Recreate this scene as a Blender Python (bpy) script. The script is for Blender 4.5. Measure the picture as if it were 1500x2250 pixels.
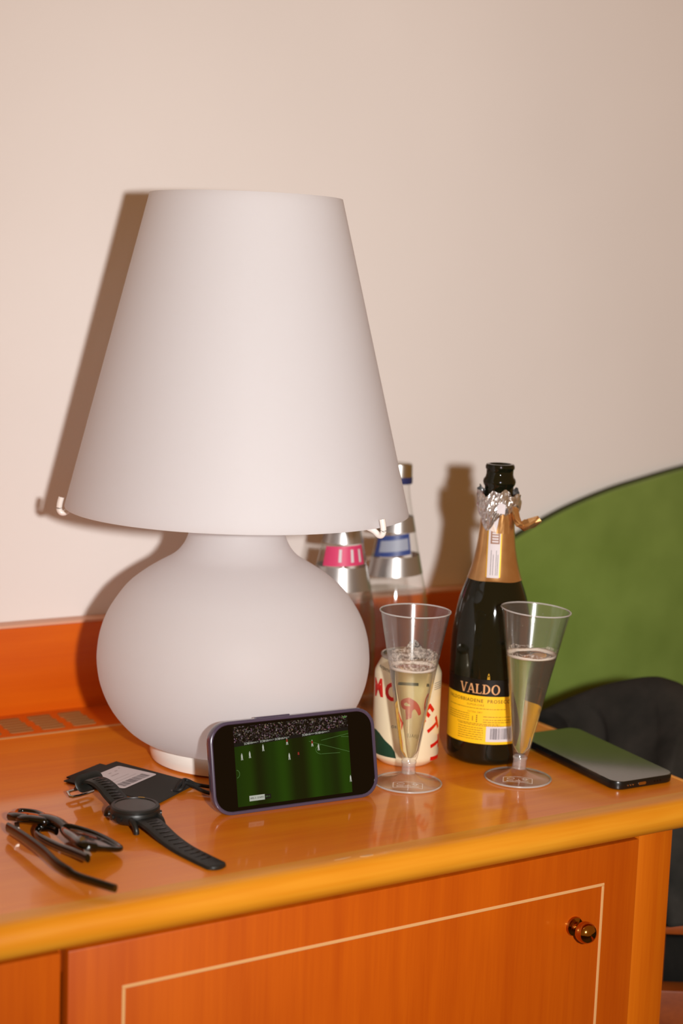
import bpy, bmesh, math, random
from mathutils import Vector, Matrix
# ---------------------------------------------------------------- clear
for o in list(bpy.data.objects): bpy.data.objects.remove(o, do_unlink=True)
scene = bpy.context.scene
COL = scene.collection
S = 0.001                                   # everything below is written in millimetres; worktop surface is z = 0
V3 = lambda *a: Vector(a)
# ---------------------------------------------------------------- camera
CAM_H, PITCH, ROLL, YAW, FPX = 448.941, math.radians(8.061), math.radians(2.13), math.radians(31.839), 3517.5
fw = V3(math.sin(YAW)*math.cos(PITCH), math.cos(YAW)*math.cos(PITCH), -math.sin(PITCH))
r0 = V3(math.cos(YAW), -math.sin(YAW), 0); u0 = r0.cross(fw)
rt = r0*math.cos(ROLL)+u0*math.sin(ROLL); up = -r0*math.sin(ROLL)+u0*math.cos(ROLL)
cd = bpy.data.cameras.new('camera'); cam = bpy.data.objects.new('camera', cd); COL.objects.link(cam)
cd.sensor_fit = 'AUTO'; cd.sensor_width = 36.0; cd.lens = FPX*36.0/2250.0
cd.clip_start = 0.05; cd.clip_end = 50
m = Matrix((rt, up, -fw)).transposed().to_4x4(); m.translation = V3(0, 0, CAM_H*S); cam.matrix_world = m
cd.dof.use_dof = True; cd.dof.focus_distance = 1.40; cd.dof.aperture_fstop = 3.6; cd.dof.aperture_blades = 9
scene.camera = cam
# ---------------------------------------------------------------- world, flash, exposure
w = bpy.data.worlds.new('world'); scene.world = w; w.use_nodes = True
bg = w.node_tree.nodes['Background']; bg.inputs[0].default_value = (1.0, 0.46, 0.11, 1); bg.inputs[1].default_value = 0.26
fl = bpy.data.lights.new('camera_flash', 'SPOT'); fl.energy = 103; fl.spot_size = math.radians(118); fl.spot_blend = 1.0; fl.color = (1.0, 0.978, 0.955); fl.shadow_soft_size = 0.024
fo = bpy.data.objects.new('camera_flash', fl); COL.objects.link(fo)
aim = fw+rt*((1560-750)/FPX)-up*((1150-1125)/FPX)          # flash head points a little to the right
fo.rotation_euler = aim.to_track_quat('-Z', 'Y').to_euler()
fo.location = V3(0, 0, CAM_H*S) + rt*0.183 + up*0.008
vs = scene.view_settings; scene.display_settings.display_device = 'sRGB'
vs.view_transform = 'Standard'; vs.look = 'None'; vs.exposure = 0.0; vs.gamma = 1.0; vs.use_curve_mapping = False
# ---------------------------------------------------------------- helpers
def srgb(r, g, b):
    f = lambda c: (c/255/12.92) if c/255 <= 0.04045 else ((c/255+0.055)/1.055)**2.4
    return (f(r), f(g), f(b), 1)
def mat(name, col=(0.8, 0.8, 0.8, 1), rough=0.5, metal=0.0, spec=0.5, coat=0.0, coat_r=0.05, trans=0.0, ior=1.45, emit=None, estr=0.0, sss=0.0, sheen=0.0):
    M = bpy.data.materials.new(name); M.use_nodes = True; b = M.node_tree.nodes['Principled BSDF']
    b.inputs['Base Color'].default_value = col; b.inputs['Roughness'].default_value = rough; b.inputs['Metallic'].default_value = metal
    b.inputs['Specular IOR Level'].default_value = spec; b.inputs['Coat Weight'].default_value = coat; b.inputs['Coat Roughness'].default_value = coat_r
    b.inputs['Transmission Weight'].default_value = trans; b.inputs['IOR'].default_value = ior
    if emit: b.inputs['Emission Color'].default_value = emit; b.inputs['Emission Strength'].default_value = estr
    if sss: b.inputs['Subsurface Weight'].default_value = sss; b.inputs['Subsurface Radius'].default_value = (0.01, 0.009, 0.008)
    if sheen: b.inputs['Sheen Weight'].default_value = sheen
    return M
def nodes(M): return M.node_tree.nodes, M.node_tree.links, M.node_tree.nodes['Principled BSDF']
def add_noise(M, c1, c2, scale=(10, 10, 10), detail=4, lo=0.3, hi=0.7, bump=0.0, nscale=1.0, distortion=0.0, bdist=0.001):
    n, l, b = nodes(M)
    tc = n.new('ShaderNodeTexCoord'); mp = n.new('ShaderNodeMapping'); mp.inputs['Scale'].default_value = scale
    no = n.new('ShaderNodeTexNoise'); no.inputs['Scale'].default_value = nscale; no.inputs['Detail'].default_value = detail; no.inputs['Distortion'].default_value = distortion
    cr = n.new('ShaderNodeValToRGB'); cr.color_ramp.elements[0].position = lo; cr.color_ramp.elements[1].position = hi
    cr.color_ramp.elements[0].color = c1; cr.color_ramp.elements[1].color = c2
    l.new(tc.outputs['Object'], mp.inputs['Vector']); l.new(mp.outputs[0], no.inputs['Vector']); l.new(no.outputs['Fac'], cr.inputs[0]); l.new(cr.outputs[0], b.inputs['Base Color'])
    if bump:
        bp = n.new('ShaderNodeBump'); bp.inputs['Strength'].default_value = bump; bp.inputs['Distance'].default_value = bdist
        l.new(no.outputs['Fac'], bp.inputs['Height']); l.new(bp.outputs[0], b.inputs['Normal'])
    return M
def wood(name, c1, c2, axis='x', rough=0.45, coat=0.0, coat_r=0.1, fine=1.0):
    M = mat(name, rough=rough, coat=coat, coat_r=coat_r, spec=0.4)
    n, l, b = nodes(M)
    tc = n.new('ShaderNodeTexCoord'); mp = n.new('ShaderNodeMapping')
    sc = {'x': (2.2, 40, 40), 'z': (45, 45, 2.4), 'y': (40, 2.2, 40)}[axis]; mp.inputs['Scale'].default_value = tuple(s*fine for s in sc)
    n1 = n.new('ShaderNodeTexNoise'); n1.inputs['Scale'].default_value = 1; n1.inputs['Detail'].default_value = 5; n1.inputs['Distortion'].default_value = 0.6
    mp2 = n.new('ShaderNodeMapping'); mp2.inputs['Scale'].default_value = {'x': (9, 300, 300), 'z': (420, 420, 14), 'y': (300, 9, 300)}[axis]
    n2 = n.new('ShaderNodeTexNoise'); n2.inputs['Scale'].default_value = 1; n2.inputs['Detail'].default_value = 2
    n3 = n.new('ShaderNodeTexNoise'); n3.inputs['Scale'].default_value = 7; n3.inputs['Detail'].default_value = 2
    mx = n.new('ShaderNodeMath'); mx.operation = 'MULTIPLY_ADD'; mx.inputs[1].default_value = 0.35
    m2 = n.new('ShaderNodeMath'); m2.operation = 'MULTIPLY_ADD'; m2.inputs[1].default_value = 0.5; m2.inputs[2].default_value = -0.42
    m3 = n.new('ShaderNodeMath'); m3.operation = 'ADD'
    cr = n.new('ShaderNodeValToRGB'); cr.color_ramp.elements[0].position = 0.25; cr.color_ramp.elements[1].position = 0.75
    cr.color_ramp.elements[0].color = c1; cr.color_ramp.elements[1].color = c2
    l.new(tc.outputs['Object'], mp.inputs[0]); l.new(tc.outputs['Object'], mp2.inputs[0]); l.new(tc.outputs['Object'], n3.inputs[0])
    l.new(mp.outputs[0], n1.inputs[0]); l.new(mp2.outputs[0], n2.inputs[0])
    l.new(n2.outputs['Fac'], mx.inputs[0]); l.new(n1.outputs['Fac'], mx.inputs[2]); l.new(n3.outputs['Fac'], m2.inputs[0])
    l.new(mx.outputs[0], m3.inputs[0]); l.new(m2.outputs[0], m3.inputs[1]); l.new(m3.outputs[0], cr.inputs[0]); l.new(cr.outputs[0], b.inputs['Base Color'])
    return M
def thin_clear(name, tint=(1, 1, 1, 1), rough=0.02, ior=1.5, fac=1.0, haze=0.0):
    """thin clear wall: light passes straight through, gloss by Fresnel"""
    M = bpy.data.materials.new(name); M.use_nodes = True; n = M.node_tree.nodes; l = M.node_tree.links; n.clear()
    out = n.new('ShaderNodeOutputMaterial'); mix = n.new('ShaderNodeMixShader'); lw = n.new('ShaderNodeLayerWeight'); lw.inputs[0].default_value = 0.5
    pw = n.new('ShaderNodeMath'); pw.operation = 'POWER'; pw.inputs[1].default_value = 4.0
    f0 = ((ior-1)/(ior+1))**2
    mu = n.new('ShaderNodeMath'); mu.operation = 'MULTIPLY_ADD'; mu.inputs[1].default_value = 0.75*fac; mu.inputs[2].default_value = f0*fac
    tr = n.new('ShaderNodeBsdfTransparent'); tr.inputs[0].default_value = tint; gl = n.new('ShaderNodeBsdfGlossy'); gl.inputs['Roughness'].default_value = rough
    l.new(lw.outputs['Facing'], pw.inputs[0]); l.new(pw.outputs[0], mu.inputs[0]); l.new(mu.outputs[0], mix.inputs[0]); l.new(tr.outputs[0], mix.inputs[1]); l.new(gl.outputs[0], mix.inputs[2]); l.new(mix.outputs[0], out.inputs[0])
    if haze:
        df = n.new('ShaderNodeBsdfDiffuse'); df.inputs[0].default_value = (0.85, 0.82, 0.8, 1); m2 = n.new('ShaderNodeMixShader'); m2.inputs[0].default_value = haze
        l.new(tr.outputs[0], m2.inputs[1]); l.new(df.outputs[0], m2.inputs[2]); l.new(m2.outputs[0], mix.inputs[1])
    return M
def empty(name, loc, label, cat, group=None):
    o = bpy.data.objects.new(name, None); COL.objects.link(o); o.location = Vector(loc)*S; o.empty_display_size = 0.02
    o['label'] = label; o['category'] = cat
    if group: o['group'] = group
    return o
def tag(o, label, cat, group=None, kind=None):
    o['label'] = label
    if cat: o['category'] = cat
    if group: o['group'] = group
    if kind: o['kind'] = kind
    return o
def link(name, me, M, parent=None, label=None):
    o = bpy.data.objects.new(name, me); COL.objects.link(o)
    if M: me.materials.clear(); me.materials.append(M)
    if parent:
        o.parent = parent
        bpy_mw = Matrix.Translation(parent_world(parent)).inverted(); o.matrix_parent_inverse = bpy_mw
    if label: o['label'] = label
    return o
def parent_world(p):
    v = Vector(p.location)
    q = p.parent
    if q is not None and p.type != 'EMPTY': v = Vector((0, 0, 0))
    return v
def mk(name, verts, faces, M, parent=None, smooth=False, label=None, sharp=None):
    me = bpy.data.meshes.new(name); me.from_pydata([Vector(v)*S for v in verts], [], faces); me.update()
    bm = bmesh.new(); bm.from_mesh(me); bmesh.ops.recalc_face_normals(bm, faces=bm.faces); bm.to_mesh(me); bm.free()
    if smooth:
        for p in me.polygons: p.use_smooth = True
        if sharp: me.set_sharp_from_angle(angle=math.radians(sharp))
    return link(name, me, M, parent, label)
def mkbm(name, bm, M, parent=None, smooth=False, sharp=None, label=None):
    for v in bm.verts: v.co *= S
    me = bpy.data.meshes.new(name); bmesh.ops.recalc_face_normals(bm, faces=bm.faces); bm.to_mesh(me); bm.free()
    if smooth:
        for p in me.polygons: p.use_smooth = True
        if sharp: me.set_sharp_from_angle(angle=math.radians(sharp))
    return link(name, me, M, parent, label)
def box(name, lo, hi, M, parent=None, bevel=0.0, seg=2, label=None, xf=None):
    bm = bmesh.new(); bmesh.ops.create_cube(bm, size=1)
    lo = Vector(lo); hi = Vector(hi)
    for v in bm.verts: v.co = Vector([lo[i]+(v.co[i]+0.5)*(hi[i]-lo[i]) for i in range(3)])
    if bevel: bmesh.ops.bevel(bm, geom=bm.edges[:], offset=bevel, segments=seg, affect='EDGES', profile=0.5)
    if xf is not None: bmesh.ops.transform(bm, matrix=xf, verts=bm.verts)
    return mkbm(name, bm, M, parent, smooth=bool(bevel), sharp=35, label=label)
def lathe_data(prof, c=(0, 0, 0), n=64, closed=False, axis=None, a0=0.0, a1=2*math.pi):
    """revolve [(r, z)] about a vertical axis through c; optional Matrix 'axis' applied about c"""
    full = abs(a1-a0-2*math.pi) < 1e-6; k = n if full else n+1
    vs_, fs = [], []
    for (r, z) in prof:
        for i in range(k):
            a = a0+(a1-a0)*i/n; v = V3(r*math.cos(a), r*math.sin(a), z)
            if axis is not None: v = axis @ v
            vs_.append(v+Vector(c))
    m_ = len(prof)
    for j in range(m_ if closed else m_-1):
        j2 = (j+1) % m_
        for i in range(n):
            i2 = (i+1) % k
            q = [j*k+i, j*k+i2, j2*k+i2, j2*k+i]
            fs.append(q)
    return vs_, fs
def lathe(name, prof, c, M, parent=None, n=64, closed=False, axis=None, sharp=40, label=None):
    v, f = lathe_data(prof, c, n, closed, axis)
    bm = bmesh.new(); bv = [bm.verts.new(x) for x in v]
    for q in f:
        try: bm.faces.new([bv[i] for i in q])
        except ValueError: pass
    bmesh.ops.remove_doubles(bm, verts=bm.verts, dist=0.0005)
    bmesh.ops.dissolve_degenerate(bm, edges=bm.edges, dist=0.0004)
    return mkbm(name, bm, M, parent, smooth=True, sharp=sharp, label=label)
def cm(pts, sub=8, closed=False):
    """Catmull-Rom through tuples of any length"""
    P = [tuple(p) for p in pts]; n = len(P); out = []
    rng = range(n) if closed else range(n-1)
    for i in rng:
        if closed: p0, p1, p2, p3 = P[(i-1) % n], P[i], P[(i+1) % n], P[(i+2) % n]
        else: p0, p1, p2, p3 = P[max(i-1, 0)], P[i], P[i+1], P[min(i+2, n-1)]
        for s in range(sub):
            t = s/sub
            out.append(tuple(0.5*(2*b+(c-a)*t+(2*a-5*b+4*c-d)*t*t+(3*b-3*c+d-a)*t**3) for a, b, c, d in zip(p0, p1, p2, p3)))
    if not closed: out.append(P[-1])
    return out
def tube_data(pts, rad, n=10, closed=False, flat=None, upv=V3(0, 0, 1), cap=True):
    """rad: number, list, or list of (across, along-up) pairs"""
    P = [Vector(p) for p in pts]; m_ = len(P); vs_, fs = [], []
    for i, p in enumerate(P):
        if closed: t = (P[(i+1) % m_]-P[(i-1) % m_]).normalized()
        else: t = (P[min(i+1, m_-1)]-P[max(i-1, 0)]).normalized()
        s = t.cross(upv)
        if s.length < 1e-4: s = t.cross(V3(1, 0, 0))
        s.normalize(); u_ = s.cross(t).normalized()
        r = rad[i] if isinstance(rad, (list, tuple)) and not isinstance(rad, tuple) else rad
        ra, rb = (r if isinstance(r, tuple) else (r, r))
        for k in range(n):
            a = 2*math.pi*k/n; vs_.append(p+s*(ra*math.cos(a))+u_*(rb*math.sin(a)))
    for i in range(m_ if closed else m_-1):
        i2 = (i+1) % m_
        for k in range(n): fs.append([i*n+k, i*n+(k+1) % n, i2*n+(k+1) % n, i2*n+k])
    if not closed and cap: fs.append(list(range(n))[::-1]); fs.append([(m_-1)*n+k for k in range(n)])
    return vs_, fs
def tube(name, pts, rad, M, parent=None, n=10, closed=False, upv=V3(0, 0, 1), label=None):
    v, f = tube_data(pts, rad, n, closed, upv=upv); return mk(name, v, f, M, parent, True, label, 50)
def round_rect(w_, h_, r, n=8):
    out = []
    for cx, cy, a in ((w_/2-r, h_/2-r, 0), (-w_/2+r, h_/2-r, 90), (-w_/2+r, -h_/2+r, 180), (w_/2-r, -h_/2+r, 270)):
        for i in range(n+1):
            t = math.radians(a+90*i/n); out.append((cx+r*math.cos(t), cy+r*math.sin(t)))
    return out
def loops(name, rings, M, parent=None, xf=None, cap0=True, cap1=True, sharp=35, label=None):
    """stack of equal-length closed rings [(x, y, z)...] skinned and capped"""
    n = len(rings[0]); v = [Vector(p) for r in rings for p in r]
    if xf is not None: v = [xf @ x for x in v]
    f = []
    for j in range(len(rings)-1):
        for i in range(n): f.append([j*n+i, j*n+(i+1) % n, (j+1)*n+(i+1) % n, (j+1)*n+i])
    if cap0: f.append(list(range(n))[::-1])
    if cap1: f.append([(len(rings)-1)*n+i for i in range(n)])
    return mk(name, v, f, M, parent, True, label, sharp)
# --- flat shapes (x, y) in mm: lists of polygons; then mapped to a plane or a cylinder
_dg = None
def text2d(s, size, bold=0.0, spacing=1.0):
    c = bpy.data.curves.new('t', 'FONT'); c.body = s; c.size = size; c.align_x = 'CENTER'; c.align_y = 'CENTER'; c.offset = bold; c.space_character = spacing; c.resolution_u = 3
    o = bpy.data.objects.new('t', c); COL.objects.link(o)
    dg = bpy.context.evaluated_depsgraph_get(); dg.update()
    me = bpy.data.meshes.new_from_object(o.evaluated_get(dg)); bm = bmesh.new(); bm.from_mesh(me)
    bpy.data.objects.remove(o); bpy.data.curves.remove(c); bpy.data.meshes.remove(me)
    bmesh.ops.triangulate(bm, faces=bm.faces)
    V = [(v.co.x, v.co.y) for v in bm.verts]; F = [[v.index for v in f.verts] for f in bm.faces]; bm.free()
    return V, F
def polys2d(polys):
    V, F = [], []
    for p in polys:
        F.append(list(range(len(V), len(V)+len(p)))); V += list(p)
    return V, F
def join2d(*sets):
    V, F = [], []
    for (v, f) in sets:
        k = len(V); V += v; F += [[i+k for i in q] for q in f]
    return V, F
def xf2d(vf, dx=0, dy=0, rot=0, sc=1, sx=1):
    c, s = math.cos(rot), math.sin(rot)
    return [(dx+sc*(sx*x*c-y*s), dy+sc*(sx*x*s+y*c)) for x, y in vf[0]], vf[1]
def rect2d(x0, y0, x1, y1): return polys2d([[(x0, y0), (x1, y0), (x1, y1), (x0, y1)]])
def slice_map(name, vf, fn, M, parent, step=1.5, label=None, smooth=False):
    """cut a flat figure into vertical strips and map each (x, y) through fn"""
    bm = bmesh.new(); bv = [bm.verts.new((x, y, 0)) for x, y in vf[0]]
    for q in vf[1]:
        try: bm.faces.new([bv[i] for i in q])
        except ValueError: pass
    xs = [x for x, y in vf[0]]; x = math.floor(min(xs)/step)*step+step
    while x < max(xs):
        bmesh.ops.bisect_plane(bm, geom=bm.verts[:]+bm.edges[:]+bm.faces[:], plane_co=(x, 0, 0), plane_no=(1, 0, 0)); x += step
    for v in bm.verts: v.co = fn(v.co.x, v.co.y)
    return mkbm(name, bm, M, parent, label=label, smooth=smooth)
def cyl_map(c, R, off=0.12):
    a = math.atan2(-c[1], -c[0])
    rf = R if callable(R) else (lambda z: R)
    def fn(s, z):
        r = rf(z)+off; t = a+s/rf(z)
        return V3(c[0]+r*math.cos(t), c[1]+r*math.sin(t), z)
    return fn
random.seed(7)
# ---------------------------------------------------------------- materials
M_WALL = add_noise(mat('warm_plaster', rough=0.85, spec=0.2), srgb(232, 225, 221), srgb(237, 230, 226), scale=(3, 3, 3), detail=3, bump=0.03)
M_FLOOR = add_noise(mat('carpet', rough=0.95, spec=0.1), srgb(70, 60, 48), srgb(95, 82, 66), scale=(300, 300, 300), detail=3, bump=0.4)
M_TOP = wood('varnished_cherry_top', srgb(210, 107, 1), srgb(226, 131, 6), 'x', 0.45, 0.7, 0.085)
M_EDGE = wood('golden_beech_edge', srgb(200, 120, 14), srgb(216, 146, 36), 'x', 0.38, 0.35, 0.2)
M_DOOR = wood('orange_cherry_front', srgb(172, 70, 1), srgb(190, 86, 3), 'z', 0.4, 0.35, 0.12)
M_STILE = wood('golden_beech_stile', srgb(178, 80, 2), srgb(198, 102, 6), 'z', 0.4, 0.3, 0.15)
M_PANEL = wood('orange_cherry_panel', srgb(206, 84, 0), srgb(218, 98, 2), 'x', 0.4, 0.3, 0.2)
M_INLAY = mat('pale_maple_inlay', srgb(212, 160, 104), 0.5)
M_PANELTOP = mat('pale_wood_edge', srgb(226, 170, 140), 0.5)
M_SLOT = mat('tan_grille', srgb(158, 108, 56), 0.6)
M_GAPSHADE = mat('recess_shade_wood', srgb(90, 22, 2), 0.6)  # carcass wood, shade of the recessed gaps put into its colour
M_BRASS = mat('polished_brass', srgb(196, 140, 62), 0.12, metal=1.0)
M_GLASSW = mat('satin_opal_glass', srgb(244, 244, 246), 0.5, spec=0.25)
n, l, b = nodes(M_GLASSW); tl_ = n.new('ShaderNodeBsdfTranslucent'); tl_.inputs[0].default_value = srgb(246, 246, 249); mx_ = n.new('ShaderNodeMixShader'); mx_.inputs[0].default_value = 0.6
l.new(b.outputs[0], mx_.inputs[1]); l.new(tl_.outputs[0], mx_.inputs[2]); l.new(mx_.outputs[0], n['Material Output'].inputs[0])
M_WHITE = mat('white_enamel', srgb(238, 230, 224), 0.25, coat=0.4)
M_FOOTW = mat('glossy_white_foot', srgb(238, 230, 222), 0.2, coat=0.5)
M_CLEAR = thin_clear('clear_plastic', (0.985, 0.985, 0.98, 1), 0.13, 1.62, 1.1, 0.018)  # slight diffuse haze stands in for flash scatter in the walls
M_CLEAR2 = thin_clear('clear_glass', (0.97, 0.98, 0.975, 1), 0.06, 1.6, 1.0, 0.02)
M_WINE = mat('sparkling_wine', (1.0, 0.97, 0.76, 1), 0.0, trans=1.0, ior=1.33)
M_FOAM = mat('foam', srgb(236, 222, 208), 0.6, trans=0.2, ior=1.1)
M_BUB = mat('bubble', (1, 1, 1, 1), 0.02, trans=1.0, ior=1.2)
M_BOT = mat('dark_green_bottle_glass', (0.006, 0.0065, 0.003, 1), 0.04, spec=0.5, ior=1.5)
M_GOLD = add_noise(mat('gold_foil', rough=0.24, metal=0.85), srgb(216, 164, 104), srgb(232, 184, 124), scale=(60, 60, 60), bump=0.12)
M_SILV = add_noise(mat('crumpled_silver_foil', rough=0.22, metal=0.92), srgb(205, 202, 202), srgb(238, 236, 236), scale=(160, 160, 160), bump=0.5, bdist=0.002)
M_YEL = mat('yellow_label_paper', srgb(244, 190, 20), 0.5)
M_BLK = mat('black_label_paper', srgb(10, 9, 8), 0.35)
M_LETT = mat('copper_foil_letters', srgb(226, 172, 120), 0.35, metal=0.3)
M_INK = mat('brown_print', srgb(120, 82, 8), 0.6)
M_INKG = mat('grey_print', srgb(96, 88, 92), 0.6)
M_PAPER = mat('white_paper', srgb(208, 200, 203), 0.6)
M_PINKP = mat('taupe_print', srgb(150, 112, 92), 0.6)
M_GOLDLINE = mat('gold_line', srgb(214, 164, 40), 0.4, metal=0.4)
M_CAN = mat('cream_can_enamel', srgb(236, 222, 188), 0.3, metal=0.1, coat=0.4)
M_ALU = mat('aluminium', srgb(200, 198, 192), 0.3, metal=1.0)
M_DWOOD = wood('shade_darkened_wood', srgb(110, 46, 6), srgb(136, 62, 12), 'x', 0.5)  # chair wood, with the shade it stands in put into the colour
M_RED = mat('red_print', srgb(204, 22, 8), 0.4)
M_GREEN = add_noise(mat('bottle_green_print', rough=0.4), srgb(24, 58, 40), srgb(34, 66, 48), scale=(60, 60, 60))
M_LABS = mat('silver_label', srgb(186, 184, 182), 0.32, metal=0.85)
M_PINK = mat('pink_print', srgb(206, 60, 104), 0.5)
M_BLUE = mat('blue_print', srgb(52, 70, 128), 0.45)
M_GREYP = mat('pale_blue_print', srgb(150, 156, 172), 0.5)
M_CAPB = mat('blue_cap', srgb(40, 46, 90), 0.4)
M_WATER = thin_clear('water', (0.95, 0.97, 0.96, 1), 0.02, 1.33)
M_CASE = mat('purple_phone_case', srgb(70, 61, 80), 0.22, coat=0.6, spec=0.5)
M_SCRB = mat('black_glass', srgb(3, 3, 3), 0.04, spec=0.5)
M_PHB = mat('black_phone_metal', srgb(14, 14, 13), 0.25, spec=0.6)
M_PHG = mat('grey_phone_glass', srgb(22, 20, 15), 0.10, spec=0.9, coat=1.0, coat_r=0.06)
M_RUB = add_noise(mat('black_rubber', rough=0.42, spec=0.4), srgb(24, 24, 21), srgb(32, 32, 28), scale=(200, 200, 200))
M_WCASE = mat('black_watch_resin', srgb(26, 26, 24), 0.4)
M_WGL = mat('dark_watch_glass', srgb(40, 38, 31), 0.22, spec=0.6)
M_STEEL = mat('steel', srgb(190, 186, 178), 0.2, metal=1.0)
M_CARD = mat('black_card', srgb(34, 33, 29), 0.75)
M_CORD = mat('black_cord', srgb(16, 17, 16), 0.6)
M_ACET = add_noise(mat('dark_tortoise_acetate', rough=0.12, spec=0.5, coat=0.6), srgb(7, 6, 4), srgb(44, 20, 6), scale=(90, 90, 90), lo=0.55, hi=0.8)
M_LENS = thin_clear('grey_lens', (0.24, 0.22, 0.20, 1), 0.08, 1.9, 1.8, 0.1)  # diffuse haze paints in the pale wall reflection on the lens
M_VELV = add_noise(mat('green_velvet', rough=0.9, spec=0.1, sheen=0.5), srgb(104, 126, 50), srgb(118, 140, 62), scale=(14, 14, 14), detail=5, bump=0.15)
M_EDGESHADOW = mat('edge_shadow_green', srgb(48, 52, 22), 0.8)  # green darkened to paint the shadow outline of the headboard
M_JACK = add_noise(mat('dark_jacket_cloth', rough=0.9, spec=0.1), srgb(34, 33, 30), srgb(49, 46, 42), scale=(30, 30, 30), detail=5, bump=0.2)
# ---------------------------------------------------------------- setting
def struct(o): o['kind'] = 'structure'; return o
struct(box('wall_back', (-1200, 1551, -720), (2600, 1650, 1700), M_WALL))
struct(box('floor', (-1200, -900, -760), (2600, 1650, -720), M_FLOOR))
t = struct(box('trim_1', (-1150, 1530, -40), (1150, 1551, 90.5), M_PANEL, bevel=0.8)); t['label'] = 'orange wooden wall panel behind the sideboard top'
e = box('top_edge', (-1150, 1531, 90.4), (1150, 1550.8, 93.5), M_PANELTOP, t, bevel=0.8)
# ---------------------------------------------------------------- worktop
TX0, TX1 = -1100, 1052
wt = empty('worktop', (500, 1280, 0), 'glossy orange-brown wooden worktop carrying the lamp, with golden rounded edge', 'worktop')
YF = 1026.0; RN = 14.0
box('top_panel', (TX0, YF+12, -28), (TX1-6, 1450, 0), M_TOP, wt)
# rounded front nosing and right end nosing
def nose(name, p0, p1, out, M):
    out = Vector(out); a = Vector(p0); b = Vector(p1); N = 12; v, f = [], []
    prof = [(-12.0, 0.0)]+[(RN*math.sin(math.pi*i/N), -RN+RN*math.cos(math.pi*i/N)) for i in range(N+1)]+[(-12.0, -2*RN)]
    for q in (a, b):
        for (d, z) in prof: v.append(q+out*d+V3(0, 0, z))
    k = len(prof)
    for i in range(k): f.append([i, (i+1) % k, k+(i+1) % k, k+i])
    f.append(list(range(k))[::-1]); f.append([k+i for i in range(k)])
    return mk(name, v, f, M, wt, True, None, 40)
nose('front_edging', (TX0, YF, 0), (TX1-4, YF, 0), (0, -1, 0), M_EDGE)
box('end_edging', (TX1-6, YF, -28), (TX1+3, 1529, -0.2), M_EDGE, wt, bevel=3.5, seg=4)
box('inlay_strip', (TX0, 1450, -28), (TX1-6, 1455, 0.25), M_INLAY, wt)
vs_ = box('vent_strip', (TX0, 1455, -28), (TX1-6, 1529.8, 0), M_PANEL, wt)
slot_me = None
def slot_mesh():
    pts = round_rect(25, 7.6, 3.4, 4); r0_ = [(x, y, -3.0) for x, y in pts]; r1_ = [(x, y, 0.35) for x, y in pts]; r2_ = [(x*0.985, y*0.95, 0.6) for x, y in pts]
    return [r0_, r1_, r2_]
first = None
gx = 583.0-33.2*5
for g in range(7):
    cx = gx+33.2*g
    for k in range(6):
        y = 1469+8.8*k; dx = (0.7 if k % 2 else -0.7)
        if first is None:
            first = loops('vent_slat', slot_mesh(), M_SLOT, vs_); first.location = V3(cx+dx, y, 0)*S
        else:
            o = first.copy(); COL.objects.link(o); o.location = V3(cx+dx, y, 0)*S
# small chips in the front edge
def chip(x, y, z, L, w_, rot):
    n = 9; pts = []
    for i in range(n):
        a = 2*math.pi*i/n; k = 0.7+0.5*random.random(); px_, py_ = L*k*math.cos(a), w_*k*math.sin(a)
        pts.append((x+px_*math.cos(rot)-py_*math.sin(rot), y+px_*math.sin(rot)+py_*math.cos(rot), z))
    return pts
M_CHIP = mat('worn_bare_wood', srgb(196, 152, 104), 0.7)
for (x, y, L, w_) in ((651, 1027, 9, 1.1), (672, 1024.5, 6, 1.6)):
    p = chip(x, y, 0.18, L, w_, 0.05); mk('worn_chip', p+[(a, b, -0.3) for a, b, c in p], [list(range(9))]+[[i, (i+1) % 9, 9+(i+1) % 9, 9+i] for i in range(9)], M_CHIP, wt)
# ---------------------------------------------------------------- cabinet
YD = 1040.0
cb = empty('cabinet', (500, 1280, -720), 'orange wooden cabinet with inlaid doors under the worktop', 'cabinet')
box('side_panel', (996, YD+6, -700), (1019, 1525, -28.3), M_STILE, cb, bevel=0.8)
box('corner_stile', (978.5, YD+2, -700), (1019.5, YD+24, -28.3), M_STILE, cb, bevel=1.2)
box('carcass', (-1080, YD+24, -700), (995, 1525, -28.3), M_GAPSHADE, cb)
box('top_rail', (-1080, YD+16, -60), (978, YD+23.8, -28.3), M_DOOR, cb)
box('plinth', (-1080, YD+40, -720), (1000, 1500, -700), M_GAPSHADE, cb)
def door(x0, x1, knob_x):
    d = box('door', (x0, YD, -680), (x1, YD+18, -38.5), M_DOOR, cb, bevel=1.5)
    i0, i1, zt, zb, w_ = x0+43, x1-(39 if x1 > 500 else 72), -73.5, -640, 2.8
    for (a, b) in (((i0, zt-w_), (i1, zt)), ((i0, zb), (i1, zb+w_)), ((i0, zb+w_+0.2), (i0+w_, zt-w_-0.2)), ((i1-w_, zb+w_+0.2), (i1, zt-w_-0.2))):
        box('inlay', (a[0], YD-0.5, a[1]), (b[0], YD+1, b[1]), M_INLAY, d, bevel=0.3, seg=1)
    ax = Matrix.Rotation(math.radians(90), 4, 'X')
    lathe('knob', [(0, -1), (8.6, -1), (8.9, 1.2), (8.2, 2.6), (5.2, 3.4), (4.6, 6.5), (5.0, 8.2), (7.6, 10.2), (9.2, 13.2), (9.7, 16.5), (9.2, 20), (7.4, 23), (4.2, 25), (0, 25.7)], (knob_x, YD, -108), M_BRASS, d, 40, axis=ax, label='round polished brass knob')
    return d
door(426, 977, 905); door(-130, 420.5, 350)
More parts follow.
